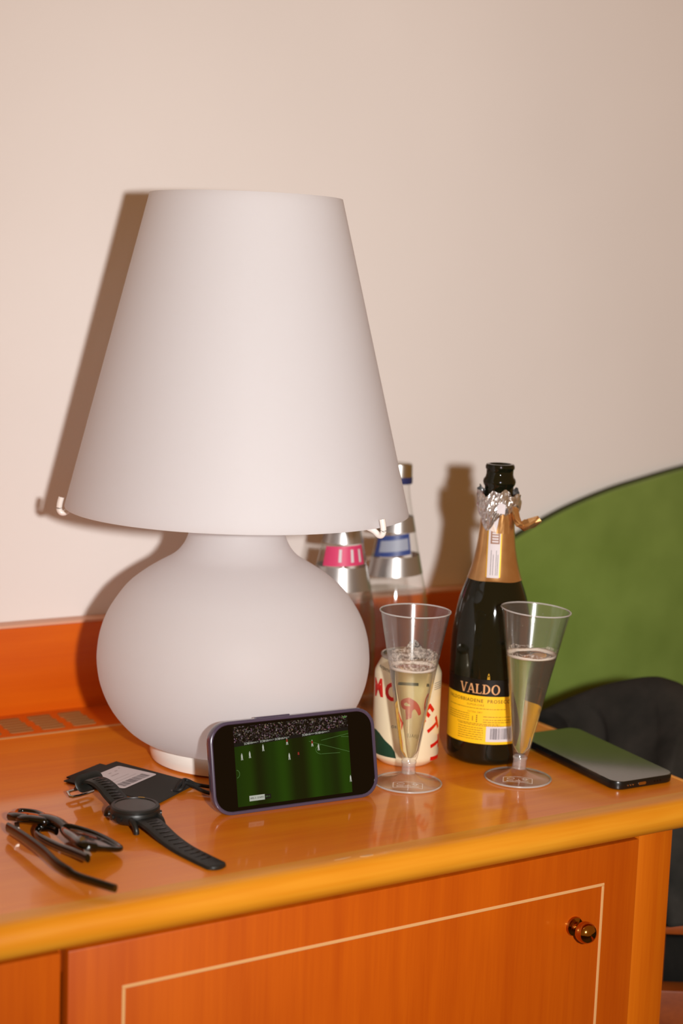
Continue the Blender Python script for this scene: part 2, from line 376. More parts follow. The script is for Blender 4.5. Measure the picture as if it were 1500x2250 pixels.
# ---------------------------------------------------------------- table lamp
LX, LY = 699.8, 1310.7
lamp = empty('table_lamp', (LX, LY, 0), 'large white glass table lamp with cone shade and round bulbous base', 'lamp')
lathe('foot', [(0, 0), (72, 0), (76, 2), (77.5, 8), (77, 14), (73, 20), (60, 24), (0, 24)], (LX, LY, 0), M_FOOTW, lamp, 96)
prof = [(72, 16.5), (81, 19), (91, 24), (101.5, 32.5), (112.5, 45.5), (120.5, 60), (126, 76), (128.4, 93), (128, 106), (125.6, 121), (120.0, 137), (111.5, 151.5), (101, 165), (87, 176.5), (73.5, 185.2), (58.8, 194), (50.6, 203), (45.8, 213), (44, 224), (43, 245), (42, 290)]
prof = cm(prof, 5)
lathe('globe_base', prof+[(0, 290)], (LX, LY, 0), M_GLASSW, lamp, 128, label='satin white glass bulb-shaped base')
sh = []
zb, zt, Rb, Rt = 239.0, 525.8, 160.0, 87.8
N = 14
outer = [(Rb+(Rt-Rb)*i/N, zb+(zt-zb)*i/N) for i in range(N+1)]
sh = outer+[(Rt-3.2, zt)]+[(r-3.4, z) for r, z in outer[::-1][1:]]
lathe('shade', sh, (LX, LY, 0), M_GLASSW, lamp, 128, closed=True, label='tapering satin white glass shade')
for az_px in (0, 1, 2):
    a = [math.radians(-148.13+180-90-(-1)) for _ in (0,)][0]
    view = math.atan2(-LY, -LX)
    a = view+[math.radians(-84), math.radians(51), math.radians(171)][az_px]
    d = V3(math.cos(a), math.sin(a), 0); c0 = V3(LX, LY, 0)
    pts = [c0+d*44+V3(0, 0, 252), c0+d*100+V3(0, 0, 246), c0+d*148+V3(0, 0, 238), c0+d*160+V3(0, 0, 232.5), c0+d*164+V3(0, 0, 234.5), c0+d*164.2+V3(0, 0, 240), c0+d*162.6+V3(0, 0, 247)]
    tube('shade_hook', cm([tuple(p) for p in pts], 5), 2.7, M_WHITE, lamp, 12)
# ---------------------------------------------------------------- prosecco bottle
BX, BY = 925.0, 1207.0
bt = empty('prosecco_bottle', (BX, BY, 0), 'open dark green sparkling wine bottle with yellow label and torn gold foil', 'bottle')
bp = [(0, 1.5), (30, 0), (34.5, 0.6), (38, 3.5), (39, 8), (39, 100), (38.6, 115), (37.6, 128), (35.6, 142), (31.6, 160), (25.2, 177.5), (20.6, 194), (18.0, 208), (16.2, 226), (15.0, 243), (13.6, 258)]
bp = bp[:5]+cm(bp[5:], 4)
lip = [(13.6, 261), (13.7, 265), (15.0, 267), (15.6, 269.5), (15.2, 272), (13.6, 274), (12.8, 277), (12.9, 281), (13.8, 282.2), (13.9, 284.6), (13.0, 286.4), (10.6, 286.6), (9.4, 285), (9.2, 270), (9.2, 235), (0, 235)]
lathe('glass_body', bp+lip, (BX, BY, 0), M_BOT, bt, 96, label='dark green glossy glass')
Rb_ = lambda z: 39.0
cmap = cyl_map((BX, BY), 39.0, 0.15); cmap2 = cyl_map((BX, BY), 39.0, 0.3)
d2s = lambda deg: math.radians(deg)*39.0
def grid2d(x0, x1, y0, y1): return rect2d(x0, y0, x1, y1)
slice_map('black_label_band', grid2d(d2s(-78), d2s(75), 69, 85), cmap, M_BLK, bt, 1.5, smooth=True)
lab = slice_map('yellow_label', grid2d(d2s(-78), d2s(75), 22.6, 69), cmap, M_YEL, bt, 1.5, label='yellow paper back label', smooth=True)
# VALDO in drawn capitals with serifs (unit height 1)
def bar(x0, y0, x1, y1, w_): return [(x0-w_/2, y0), (x0+w_/2, y0), (x1+w_/2, y1), (x1-w_/2, y1)]
def ring(cx, cy, rx, ry, tx, ty, a0, a1, n=16):
    out = []
    for i in range(n):
        a, b = math.radians(a0+(a1-a0)*i/n), math.radians(a0+(a1-a0)*(i+1)/n)
        out.append([(cx+rx*math.cos(a), cy+ry*math.sin(a)), (cx+rx*math.cos(b), cy+ry*math.sin(b)), (cx+(rx-tx)*math.cos(b), cy+(ry-ty)*math.sin(b)), (cx+(rx-tx)*math.cos(a), cy+(ry-ty)*math.sin(a))])
    return out
def serif(x, y, w_, h_=0.07): return [(x-w_/2, y), (x+w_/2, y), (x+w_/2, y+h_), (x-w_/2, y+h_)]
LET = {
 'V': ([bar(.12, 1, .44, 0, .17), bar(.76, 1, .48, 0, .09), serif(.12, .94, .34), serif(.76, .94, .28)], .86),
 'A': ([bar(.12, 0, .42, 1, .09), bar(.78, 0, .46, 1, .18), [(.2, .28), (.66, .28), (.66, .36), (.2, .36)], serif(.12, 0, .28), serif(.78, 0, .34)], .9),
 'L': ([bar(.18, 0, .18, 1, .18), [(.1, 0), (.66, 0), (.66, .08), (.1, .08)], [(.58, 0), (.66, 0), (.68, .28), (.62, .22)], serif(.18, .94, .36), serif(.14, 0, .24)], .72),
 'D': ([bar(.18, 0, .18, 1, .18), serif(.14, .93, .3), serif(.14, 0, .3)]+ring(.3, .5, .52, .5, .19, .08, -90, 90), .88),
 'O': (ring(.48, .5, .46, .53, .19, .09, 0, 360, 28), .96)}
x = 0; sets = []
H_ = 9.2
for ch in 'VALDO':
    P, adv = LET[ch]; sets.append(xf2d(polys2d(P), x*H_, 0, 0, H_)); x += adv+0.04
wd = x*H_
s0, s1 = d2s(-43), d2s(16.5)
allv = join2d(*sets); kx = (s1-s0)/wd
allv = ([(s0+px_*kx, 71.2+py_) for px_, py_ in allv[0]], allv[1])
slice_map('label_lettering', allv, cmap2, M_LETT, bt, 1.5, label='copper capital letters VALDO')
slice_map('crown_emblem', join2d(polys2d([[(-1.4, 0), (1.4, 0), (1.1, 1.2), (-1.1, 1.2)], [(-1.1, 1.2), (0, 1.2), (-.9, 3.4)], [(0, 1.2), (1.1, 1.2), (.9, 3.4)], [(-.5, 1.2), (.5, 1.2), (0, 4)]]), ) if False else xf2d(polys2d([[(-1.4, 0), (1.4, 0), (1.1, 1.2), (-1.1, 1.2)], [(-1.1, 1.6), (0, 1.6), (-.9, 3.6)], [(0, 1.6), (1.1, 1.6), (.9, 3.6)], [(-.9, 3.9), (.9, 3.9), (0, 6)]]), d2s(-1), 85.6), cmap, M_GOLDLINE, bt)
ink = [xf2d(text2d('VALDOBBIADENE  PROSECCO', 4.6, 0.08, 1.18), d2s(-15), 64.2), xf2d(text2d('SUPERIORE', 2.9, 0.0, 1.25), d2s(-18), 60.0), xf2d(text2d('EXTRA DRY', 2.4, 0.0, 1.2), d2s(-18), 53.0)]
slice_map('label_text', join2d(*ink), cmap2, M_INK, lab, 1.5)
lines = []
def textlines(x0, x1, ys, h_=0.55):
    for y in ys:
        x = x0
        while x < x1-0.6:
            wl = random.uniform(1.2, 4.2); lines.append(rect2d(x, y, min(x+wl, x1), y+h_)); x += wl+0.55
textlines(d2s(-66), d2s(26), [56.5]); textlines(d2s(-66), d2s(-26), [50.5, 48.4, 46.3, 44.2]); textlines(d2s(-6), d2s(34), [49.0, 46.0, 43.8])
textlines(d2s(-46), d2s(18), [41.6]); textlines(d2s(-44), d2s(30), [39.2+1.0]); textlines(d2s(-44), d2s(-5), [37.6, 35.4, 33.2, 31.0, 28.8, 26.6])
for k in range(4): lines.append(rect2d(d2s(-15)-0.6, 43.5+k*1.9, d2s(-15)+0.6, 44.7+k*1.9)); lines.append(rect2d(d2s(-21)-0.5, 44.5+k*1.2, d2s(-21)+0.5, 45.3+k*1.2))
slice_map('fine_print', join2d(*lines), cmap2, M_INK, lab, 1.5)
slice_map('barcode_patch', rect2d(d2s(-1), 25.2, d2s(38), 40.0), cmap2, M_PAPER, lab, 1.5)
bars = []; x = d2s(5)
while x < d2s(35):
    wl = random.choice([0.35, 0.35, 0.7, 1.0]); bars.append(rect2d(x, 27.6, x+wl, 38.4)); x += wl+random.choice([0.4, 0.5, 0.8])
slice_map('barcode', join2d(*bars), cyl_map((BX, BY), 39.0, 0.42), M_INKG, lab, 1.5)
# foil capsule
def r_bottle(z):
    for (ra, za), (rb, zb_) in zip(bp[:-1], bp[1:]):
        if za <= z <= zb_ and zb_ > za: return ra+(rb-ra)*(z-za)/(zb_-za)
    return 14.0
view_b = math.atan2(-BY, -BX)
nf = 96; v, f = [], []; zs = [176.5, 178, 186, 196, 206, 216, 226, 236]
for j, z in enumerate(zs+[None]):
    for i in range(nf):
        a = view_b+2*math.pi*i/nf; th = ((i/nf*360+180) % 360)-180
        if z is None:
            zz = 243+4*math.sin(3*a+1)+3*math.sin(7*a)+(9*math.exp(-((th-18)/16)**2))-(10*math.exp(-((th+55)/28)**2))
        else: zz = z+(0.35*math.sin(2*a)+0.25*math.sin(5*a))*(1 if j < 2 else 0)
        wr = 0.0
        if z is not None and 180 < z < 232: wr = 0.5*math.exp(-((th-22-(z-205)*0.15)/5)**2)*(1+math.sin(z*0.6))+0.25*math.exp(-((th-32)/5)**2)
        r = r_bottle(zz)+0.45+(0.35 if j == 0 else 0)+wr
        v.append(V3(BX+r*math.cos(a), BY+r*math.sin(a), zz))
for j in range(len(zs)):
    for i in range(nf): f.append([j*nf+i, j*nf+(i+1) % nf, (j+1)*nf+(i+1) % nf, (j+1)*nf+i])
foil = mk('foil_capsule', v, f, M_GOLD, bt, True, 'torn gold foil around the neck')
# crumpled silver inner foil, folded back
v, f = [], []; nf = 72; rows = 11
random.seed(3)
ph = [random.uniform(0, 6.28) for _ in range(8)]
for j in range(rows):
    t_ = j/(rows-1)
    for i in range(nf):
        a = view_b+2*math.pi*i/nf; th = ((i/nf*360+180) % 360)-180
        top = 260+2.5*math.sin(3*a+ph[0])+2.0*math.sin(8*a+ph[1])+3.5*math.exp(-((th+92)/20)**2)
        bot = 243-17*math.exp(-((th+32)/40)**2)-6*math.exp(-((th-82)/22)**2)+2*math.sin(6*a+ph[2])
        z = bot+(top-bot)*t_
        flare = 1.8+2.2*math.sin(math.pi*min(t_*1.0, 1))+3.2*t_*math.exp(-((th+88)/35)**2)+3.4*t_*math.exp(-((th-88)/35)**2)+0.3*t_
        cr = 0.55*math.sin(9*a+5*t_+ph[3])+0.5*math.sin(15*a-9*t_+ph[4])+0.45*math.sin(23*a+13*t_+ph[5])+random.uniform(-.35, .35)
        r = r_bottle(z)+0.7+flare+cr*(0.5+0.8*t_)*0.8
        v.append(V3(BX+r*math.cos(a), BY+r*math.sin(a), z))
for j in range(rows-1):
    for i in range(nf): f.append([j*nf+i, j*nf+(i+1) % nf, (j+1)*nf+(i+1) % nf, (j+1)*nf+i])
mk('silver_inner_foil', v, f, M_SILV, bt, False, 'crumpled silver foil collar below the mouth')
# gold peak left standing in front of the collar, and the folded-out flap on the right
def neckpt(th, z, off): 
    a = view_b+math.radians(th); r = r_bottle(z)+off; return V3(BX+r*math.cos(a), BY+r*math.sin(a), z)
v, f = [], []
cols = 7
for j, (z, a0, a1) in enumerate([(222, -2, 40), (230, 2, 38), (238, 6, 34), (246, 8, 28), (252, 9, 22), (257, 8, 18)]):
    for i in range(cols): v.append(neckpt(a0+(a1-a0)*i/(cols-1), z, 1.6+2.2*(z-222)/35+0.5*math.sin(i*2.1+j)))
for j in range(5):
    for i in range(cols-1): f.append([j*cols+i, j*cols+i+1, (j+1)*cols+i+1, (j+1)*cols+i])
mk('foil_peak', v, f, M_GOLD, bt, True, 'gold foil peak')
camr = V3(-math.sin(view_b), math.cos(view_b), 0); camf = V3(math.cos(view_b), math.sin(view_b), 0); NB = V3(BX, BY, 0)
sec = [(13, 251, 2, 5), (15.5, 244, 3.5, 7), (17.5, 236, 4, 7.5), (20.5, 230.5, 4.5, 7.5), (25, 229.5, 5, 7.2), (30, 231.5, 5, 6.8), (35, 233.4, 4.6, 5.6), (39.5, 235.6, 3.4, 2.8)]
pts = [NB+camr*x_+camf*7+V3(0, 0, z_) for x_, z_, a_, b_ in sec]
vv, ff = tube_data(pts, [(a_, b_) for x_, z_, a_, b_ in sec], 9, upv=camf)
random.seed(11)
vv = [q+V3(random.uniform(-1, 1), random.uniform(-1, 1), random.uniform(-1, 1))*1.5 for q in vv]
mk('foil_flap', vv, ff, M_GOLD, bt, False, 'crumpled gold foil flap sticking out')
# paper seal strip down the neck
def strip(name, th0, th1, z0, z1, off, M, n=14, k=6, lean=0):
    v, f = [], []
    for j in range(n+1):
        z = z0+(z1-z0)*j/n
        for i in range(k+1): 
            th = th0+(th1-th0)*i/k
            r = r_bottle(z); ww = 17.0/r if True else 1
            v.append(neckpt(lean*(z-z0)+th*ww, z, off))
    for j in range(n):
        for i in range(k): f.append([j*(k+1)+i, j*(k+1)+i+1, (j+1)*(k+1)+i+1, (j+1)*(k+1)+i])
    return mk(name, v, f, M, bt, True)
strip('gold_seal_border', -29, 17, 181, 240, 0.62, M_GOLDLINE)
sl = strip('paper_seal', -25, 13, 180.5, 240, 0.75, M_PAPER)
strip('seal_print_panel', -18, 10, 212, 224, 0.85, M_PINKP, 6)
for k, th in enumerate((-14, -7, 2, 7)): strip('seal_print_line', th-0.7, th+0.7, 183, 206-(k % 2)*4, 0.85, M_INKG, 8, 1)
for k in range(4): strip('seal_emblem_bar', -13, 6, 213.5+k*2.6, 214.9+k*2.6, 0.95, M_PAPER, 1)
vd, fd = [], []
for i in range(20):
    a = 2*math.pi*i/20; vd.append(neckpt(-4+22*math.cos(a), 229+6*math.sin(a), 1.0))
mk('seal_disc', vd, [list(range(20))], mat('pale_seal', srgb(224, 204, 192), 0.5), bt)
v = [neckpt(-3, 242, 6.2), neckpt(18, 241, 6.0), neckpt(20, 250, 6.4), neckpt(4, 252, 6.8), neckpt(-2, 249, 6.6)]
mk('torn_seal_scrap', v+[q+camf*0.3 for q in v], [list(range(5)), [9, 8, 7, 6, 5]]+[[i, (i+1) % 5, 5+(i+1) % 5, 5+i] for i in range(5)], M_PAPER, bt)
# ---------------------------------------------------------------- beer can
KX, KY, KR = 845.0, 1229.5, 32.0
can = empty('beer_can', (KX, KY, 0), 'cream beer can with red lettering standing behind the left flute', 'can')
cp = [(0, 4), (19, 3), (22.5, 0), (24, 0), (26, 1.6), (30, 5), (31.6, 7.5), (32, 10), (32, 86), (31.6, 88.5), (30.2, 91.5), (27.0, 98), (25.8, 100.2), (25.4, 101.2)]
lathe('can_body', cp, (KX, KY, 0), M_CAN, can, 96)
lathe('can_lid', [(25.4, 101.0), (26.6, 102.6), (26.6, 104.2), (25.6, 105), (24.6, 104.4), (24.2, 101.2), (22.8, 99.8), (21.8, 101), (0, 101)], (KX, KY, 0), M_ALU, can, 64, label='silver lid with raised rim')
tb = round_rect(13, 20, 6, 5); kv = math.atan2(-KY, -KX)
loops('pull_tab', [[(x_, y_, 101.2) for x_, y_ in tb], [(x_, y_, 102.3) for x_, y_ in tb]], M_ALU, can, Matrix.Translation((KX, KY, 0)) @ Matrix.Rotation(kv, 4, 'Z') @ Matrix.Translation((0, 5, 0)))
kmap = cyl_map((KX, KY), KR, 0.12)
ac = (-26.0, 12.0)
letters = (('M', 97), ('O', 79), ('R', 60), ('E', 42), ('T', 26), ('T', 9), ('I', -4))
for ch, ang in letters:
    t2 = text2d(ch, 23.5, 0.85)
    a = math.radians(ang)
    t2 = xf2d(t2, ac[0]+61.5*math.cos(a), ac[1]+61.5*math.sin(a), a-math.pi/2, 1.0, 0.9)
    slice_map('red_letter', t2, kmap, M_RED, can, 1.2)
green = [(-31, 8)]
shape = [(-46, 10.0), (-8, 10.0), (-9.5, 16), (-13, 21), (-21, 26), (-28, 31), (-34, 33), (-46, 33)]
slice_map('green_field', polys2d([shape]), kmap, M_GREEN, can, 1.2, label='plain dark green printed area')
sm = [xf2d(text2d('ORIGINALE', 3.6, 0.0, 1.2), math.radians(-6)*KR, 40), ]
slice_map('small_lettering', join2d(*sm), kmap, M_GREEN, can, 1.2)
bn = join2d(polys2d([[(-9, 88.2), (-2, 88.2), (-2, 91.0), (-7.5, 91.0)], [(3, 88.2), (13, 88.2), (10.5, 91.0), (3, 91.0)]]), xf2d(text2d('A', 3.6), -13, 89.4), xf2d(text2d('V', 3.6), 17, 89.4))
def rcan(z): return 32.0 if z < 86 else (32-(z-86)*0.16 if z < 88.5 else (31.6-(z-88.5)*0.467 if z < 91.5 else 30.2-(z-91.5)*0.49))
slice_map('green_banner', bn, cyl_map((KX, KY), rcan, 0.15), M_GREEN, can, 1.2)
tl = []
for k in range(4): tl.append(rect2d(math.radians(52)*KR, 81-k*2.0, math.radians(76)*KR, 81.5-k*2.0))
slice_map('fine_print', join2d(*tl), kmap, M_INKG, can, 1.2)
slice_map('shoulder_lettering', xf2d(text2d('AUTENTICA', 3.4, 0, 1.1), math.radians(-44)*KR, 92.8, -0.12), cyl_map((KX, KY), rcan, 0.2), M_GREEN, can, 1.2)
# ---------------------------------------------------------------- flutes
def flute(name, cx, cy, lean, lvl, label, foam_h, seed):
    rnd = random.Random(seed)
    o = empty(name, (cx, cy, 0), label, 'glass', 'sparkling wine flutes')
    va = math.atan2(-cy, -cx); ax_ = Matrix.Rotation(lean, 4, V3(math.cos(va), math.sin(va), 0))
    T0 = (cx, cy, 0)
    lathe('foot', [(0, 0.8), (29.5, 0.0), (30.8, 0.5), (31.2, 1.4), (30.8, 2.2), (29.6, 2.2), (20, 4.2), (11, 7.2), (7.6, 9.4), (6.6, 11), (0, 11)], T0, M_CLEAR, o, 72)
    stem = [(6.6, 10.5), (6.3, 15), (6.3, 19), (6.9, 20), (6.9, 21.4), (6.4, 22)]
    lathe('foot_rim_glint', [(30.6+0.9*math.cos(a), 1.3+0.9*math.sin(a)) for a in [2*math.pi*i/8 for i in range(8)]], T0, M_RIMGLINT, o, 72, closed=True)  # added ring carrying the painted bright line of the foot edge
    lathe('stem', stem, T0, M_STEMC, o, 40, axis=ax_)
    outp = [(6.4, 22), (7.6, 24.5), (9.0, 32), (11.6, 48), (15.2, 70), (18.1, 88), (21.2, 106), (24.6, 124), (28.2, 143), (31.2, 159.4), (31.7, 160.6), (31.6, 161.4)]
    inn = [(31.0, 161.4), (30.5, 159.5), (27.4, 143), (23.8, 124), (20.4, 106), (17.3, 88), (14.4, 70), (10.8, 48), (8.1, 32), (6.2, 26), (0, 25)]
    lathe('bowl', outp+inn, T0, M_CLEAR, o, 72, axis=ax_, label='clear tapering plastic bowl')
    lathe('rim', [(31.9+0.75*math.cos(a), 161.2+0.75*math.sin(a)) for a in [2*math.pi*i/8 for i in range(8)]], T0, M_RIMGLINT, o, 72, closed=True, axis=ax_)
    # stamped mark on the foot
    mk2 = []
    ins = ax_.inverted()
    def rin(z):
        for (ra, za), (rb, zb_) in zip(inn[:-1], inn[1:]):
            if zb_ <= z <= za: return rb+(ra-rb)*(z-zb_)/(za-zb_)
        return 6.0
    nl = 72; prof_ = [(0, 25.2)]+[(rin(z)+0.15, z) for z in (25.6, 32, 48, 70, 88, 100)]
    v, f = [], []
    for (r, z) in prof_:
        for i in range(nl): a = 2*math.pi*i/nl; v.append(ax_ @ V3(r*math.cos(a), r*math.sin(a), z))
    def surf(k_, dz, men):
        for i in range(nl):
            a = 2*math.pi*i/nl; q = None; z = lvl
            for _ in range(4):
                r = (rin(z)+0.15)*k_; q = ax_ @ V3(r*math.cos(a), r*math.sin(a), z); z += (lvl+men-q.z)
            v.append(q)
    surf(1.0, 0, 0.7); surf(0.95, 0, 0.1); surf(0.6, 0, 0); surf(0.25, 0, 0)
    m_ = len(prof_)+4
    for j in range(m_-1):
        for i in range(nl): f.append([j*nl+i, j*nl+(i+1) % nl, (j+1)*nl+(i+1) % nl, (j+1)*nl+i])
    f.append([(m_-1)*nl+i for i in range(nl)])
    bm = bmesh.new(); bv = [bm.verts.new(q+V3(cx, cy, 0)) for q in v]
    for q in f:
        try: bm.faces.new([bv[i] for i in q])
        except ValueError: pass
    bmesh.ops.remove_doubles(bm, verts=bm.verts, dist=0.0005)
    mkbm('sparkling_wine', bm, M_WINE, o, True, 40, label='pale straw sparkling wine')
    # foam ring clinging to the wall at the surface
    def wall(a, z, ins_):
        q = None; zz = z
        for _ in range(3):
            r = rin(zz)-ins_; q = ax_ @ V3(r*math.cos(a), r*math.sin(a), zz); zz += z-q.z
        return q+V3(cx, cy, 0)
    v, f = [], []; nn = 96
    for i in range(nn):
        a = 2*math.pi*i/nn; wd_ = 3.2+1.0*math.sin(3*a+seed)+0.6*math.sin(7*a)+rnd.uniform(-.3, .3); hh = 2.2+0.5*math.sin(4*a)+rnd.uniform(-.2, .2)
        for (d_, z_) in ((0.05, lvl+0.2), (0.05, lvl+0.6+hh), (wd_*0.5, lvl+0.5+hh*0.7), (wd_, lvl+0.25), (wd_*0.5, lvl+0.15)): v.append(wall(a, z_, d_))
    for i in range(nn):
        i2 = (i+1) % nn
        for k in range(5): f.append([i*5+k, i*5+(k+1) % 5, i2*5+(k+1) % 5, i2*5+k])
    mk('foam_ring', v, f, M_FOAM, o, True, 'thin ring of white foam')
    v, f = [], []; rows = 9
    for j in range(rows):
        for i in range(nn):
            a = 2*math.pi*i/nn; h_ = foam_h*(0.8+0.25*math.sin(3*a+seed)+0.15*math.sin(8*a)); v.append(wall(a, lvl+1+h_*j/(rows-1), 0.12))
    for j in range(rows-1):
        for i in range(nn): f.append([j*nn+i, j*nn+(i+1) % nn, (j+1)*nn+(i+1) % nn, (j+1)*nn+i])
    mk('foam_film', v, f, M_FILM, o, True, 'lacy foam residue on the glass wall')
    # bubbles and drops on the wall (too many to count)
    bm = bmesh.new()
    def blob(pos, r, flat=1.0):
        bmesh.ops.create_icosphere(bm, subdivisions=1, radius=r, matrix=Matrix.Translation(pos))
    for _ in range(230 if foam_h > 10 else 70):
        a = rnd.uniform(0, 2*math.pi); t_ = rnd.random()**1.6; blob(wall(a, lvl+1+foam_h*t_, 0.3), rnd.uniform(0.15, 0.55)*(1-0.4*t_))
    for _ in range(26): a = rnd.uniform(0, 2*math.pi); blob(wall(a, rnd.uniform(lvl+foam_h, 156), 0.2), rnd.uniform(0.2, 0.65))
    b_ = mkbm('bubbles', bm, M_BUB, o, True); b_['kind'] = 'stuff'
    # stamped frame and lettering on the foot top
    fx = V3(-math.sin(va), math.cos(va), 0); fy = V3(math.cos(va), math.sin(va), 0)
    def footmap(x_, y_): 
        rr = math.hypot(x_, 18-y_); z = 2.4+max(0, (29.6-rr))*0.209
        return V3(cx, cy, z)+fx*x_+fy*(18-y_)
    fr = [rect2d(-13.5, -5, 13.5, -4.5), rect2d(-13.5, 4.5, 13.5, 5), rect2d(-13.5, -5, -13, 5), rect2d(13, -5, 13.5, 5), xf2d(text2d('MADE OF PLASTIC', 2.5, 0.01), 0, -2.6)]
    fr += [polys2d(ring(-6.5, 1.6, 3.6, 1.8, .6, .5, 0, 360, 14)), polys2d(ring(6.5, 1.6, 2.2, 2.0, .6, .5, 0, 360, 14)), rect2d(3, 1.3, 10, 1.8)]
    slice_map('foot_marking', join2d(*fr), footmap, M_FROST, o, 2.0, label='frosted stamped marking')
    return o
M_FILM = bpy.data.materials.new('foam_film'); M_FILM.use_nodes = True
n, l, b = nodes(M_FILM); tc = n.new('ShaderNodeTexCoord'); no = n.new('ShaderNodeTexNoise'); no.inputs['Scale'].default_value = 420; no.inputs['Detail'].default_value = 4
cr = n.new('ShaderNodeValToRGB'); cr.color_ramp.elements[0].position = 0.4; cr.color_ramp.elements[1].position = 0.72; cr.color_ramp.elements[1].color = (0.6, 0.6, 0.6, 1)
b.inputs['Base Color'].default_value = srgb(240, 226, 214); b.inputs['Roughness'].default_value = 0.4
l.new(tc.outputs['Object'], no.inputs[0]); l.new(no.outputs['Fac'], cr.inputs[0]); l.new(cr.outputs[0], b.inputs['Alpha'])
M_FROST = mat('frosted_print', srgb(225, 215, 208), 0.5)
M_RIMGLINT = thin_clear('rim_glint', (0.9, 0.9, 0.9, 1), 0.15, 1.9, 1.0, 0.32)  # strong whitish haze paints the bright lines along the flute edges
M_STEMC = thin_clear('clear_stem', (0.93, 0.93, 0.93, 1), 0.14, 1.8, 1.2, 0.16)
flute('champagne_flute', 806.0, 1165.5, 0.0, 108.0, 'clear plastic flute with thick foam in front of the beer can', 17, 5)
flute('champagne_flute', 908.5, 1134.5, math.radians(-3.0), 117.5, 'leaning clear plastic flute in front of the dark wine bottle', 5, 9)
# ---------------------------------------------------------------- water bottles behind the lamp
def water_bottle(cx, cy, Mprint, Mprint2, lab_z, label, kind):
    o = empty('water_bottle', (cx, cy, 0), label, 'bottle', 'glass water bottles behind the lamp')
    pr = [(0, 2), (30, 0), (37, 3), (38, 8), (38, 90), (36.5, 112), (33, 132), (28.8, 150), (25.2, 168), (21.6, 186), (18, 204), (14.5, 222), (12.4, 236), (12.2, 246), (13, 247), (13, 250)]
    pr = pr[:4]+cm(pr[4:], 3)
    lathe('glass_body', pr, (cx, cy, 0), M_CLEAR2, o, 64)
    def rw(z):
        for (ra, za), (rb, zb_) in zip(pr[:-1], pr[1:]):
            if za <= z <= zb_ and zb_ > za: return ra+(rb-ra)*(z-za)/(zb_-za)
        return 12
    lathe('water', [(0, 4), (34, 4), (36.2, 9), (36.2, 90), (rw(110)-1.6, 110), (rw(128)-1.6, 128), (0, 128)], (cx, cy, 0), M_WATER, o, 48)
    lathe('cap', [(0, 265), (12.5, 265), (14, 263.5), (14.4, 252), (14.4, 250), (12.6, 249)], (cx, cy, 0), M_ALU, o, 40)
    lathe('cap_band', [(14.5, 250.2), (14.7, 245), (14.3, 243), (12.4, 243)], (cx, cy, 0), M_CAPB, o, 40)
    a = math.atan2(-cy, -cx)
    def band(name, z0, z1, th0, th1, M, off, tilt=0.0, n=26):
        v, f = [], []
        for j in range(7):
            for i in range(n+1):
                th = math.radians(th0+(th1-th0)*i/n); z = z0+(z1-z0)*j/6+tilt*math.sin(th)*14
                r = rw(z)+off; v.append(V3(cx+r*math.cos(a+th), cy+r*math.sin(a+th), z))
        for j in range(6):
            for i in range(n): f.append([j*(n+1)+i, j*(n+1)+i+1, (j+1)*(n+1)+i+1, (j+1)*(n+1)+i])
        return mk(name, v, f, M, o, True)
    z = lab_z
    if kind == 0:
        band('label_lower_band', z, z+24, -140, 140, M_LABS, 0.3); band('label_logo', z+26, z+46, -48, 62, Mprint, 0.3, 0.1)
        band('label_upper_band', z+48, z+66, -140, 140, M_LABS, 0.3)
        for th in (-8, 22, 44): band('logo_letter', z+30, z+43, th, th+7, Mprint2, 0.45)
    else:
        band('label_lower_band', z, z+20, -140, 140, M_LABS, 0.3, 0.12); band('label_logo', z+22, z+44, -62, 40, Mprint, 0.3, 0.22)
        band('logo_letter', z+27, z+39, -45, 34, Mprint2, 0.45, 0.25)
        band('label_upper_band', z+46, z+62, -140, 140, M_LABS, 0.3)
    return o
water_bottle(862.5, 1384.5, M_PINK, M_PAPER, 139.5, 'clear glass water bottle with pink logo on silver label behind lamp', 0)
water_bottle(942.0, 1404.0, M_BLUE, M_GREYP, 146, 'clear glass water bottle with blue logo on silver label behind lamp', 1)
# ---------------------------------------------------------------- phone leaning on the lamp
PO = V3(603.4, 1155.9, 0); pya, pln, PL, PH = math.radians(-3.1), math.radians(13.0), 160.6, 79.6
ex = V3(math.cos(pya), math.sin(pya), 0); bk = V3(-math.sin(pya), math.cos(pya), 0)
ez = V3(0, 0, 1)*math.cos(pln)+bk*math.sin(pln); ey = ez.cross(ex)
PC = PO+ex*PL/2+ez*PH/2
XP = Matrix((ex, ez, -ey)).transposed().to_4x4(); XP.translation = PC          # local: x right, y up, z toward viewer; front face z = 0
XP = Matrix((ex, ez, ex.cross(ez))).transposed().to_4x4(); XP.translation = PC
ph = empty('smartphone', PO+ex*PL/2, 'smartphone in purple case showing a football match, leaning on the lamp', 'phone', 'smartphones')
def rr(w_, h_, r, z, n=8): return [(x_, y_, z) for x_, y_ in round_rect(w_, h_, r, n)]
loops('case', [rr(156.5, 75.5, 15.5, -9.4), rr(159.6, 78.6, 17, -8.4), rr(160.6, 79.6, 17.5, -6.8), rr(160.6, 79.6, 17.5, -2.2), rr(159.8, 78.8, 17.2, -0.6), rr(158, 77, 16.2, 0), rr(155.6, 74.6, 15.2, 0), rr(154.2, 73.2, 14.6, -0.8), rr(154.0, 73.0, 14.4, -1.6)], M_CASE, ph, XP, cap1=False, label='glossy purple protective case')
scr = loops('screen_glass', [rr(154.3, 73.3, 14.5, -5), rr(154.3, 73.3, 14.5, -1.3)], M_SCRB, ph, XP)
box('side_button', (-35, 79.6/2-0.4, -6), (-2, 79.6/2+0.9, -2.8), M_CASE, ph, 0.4, xf=XP)
def pm(z): return lambda x_, y_: XP @ V3(x_, y_, z)
def emis(name, col, st, rough=0.12):
    return mat(name, (0, 0, 0, 1), rough, spec=0.5, emit=col, estr=st)
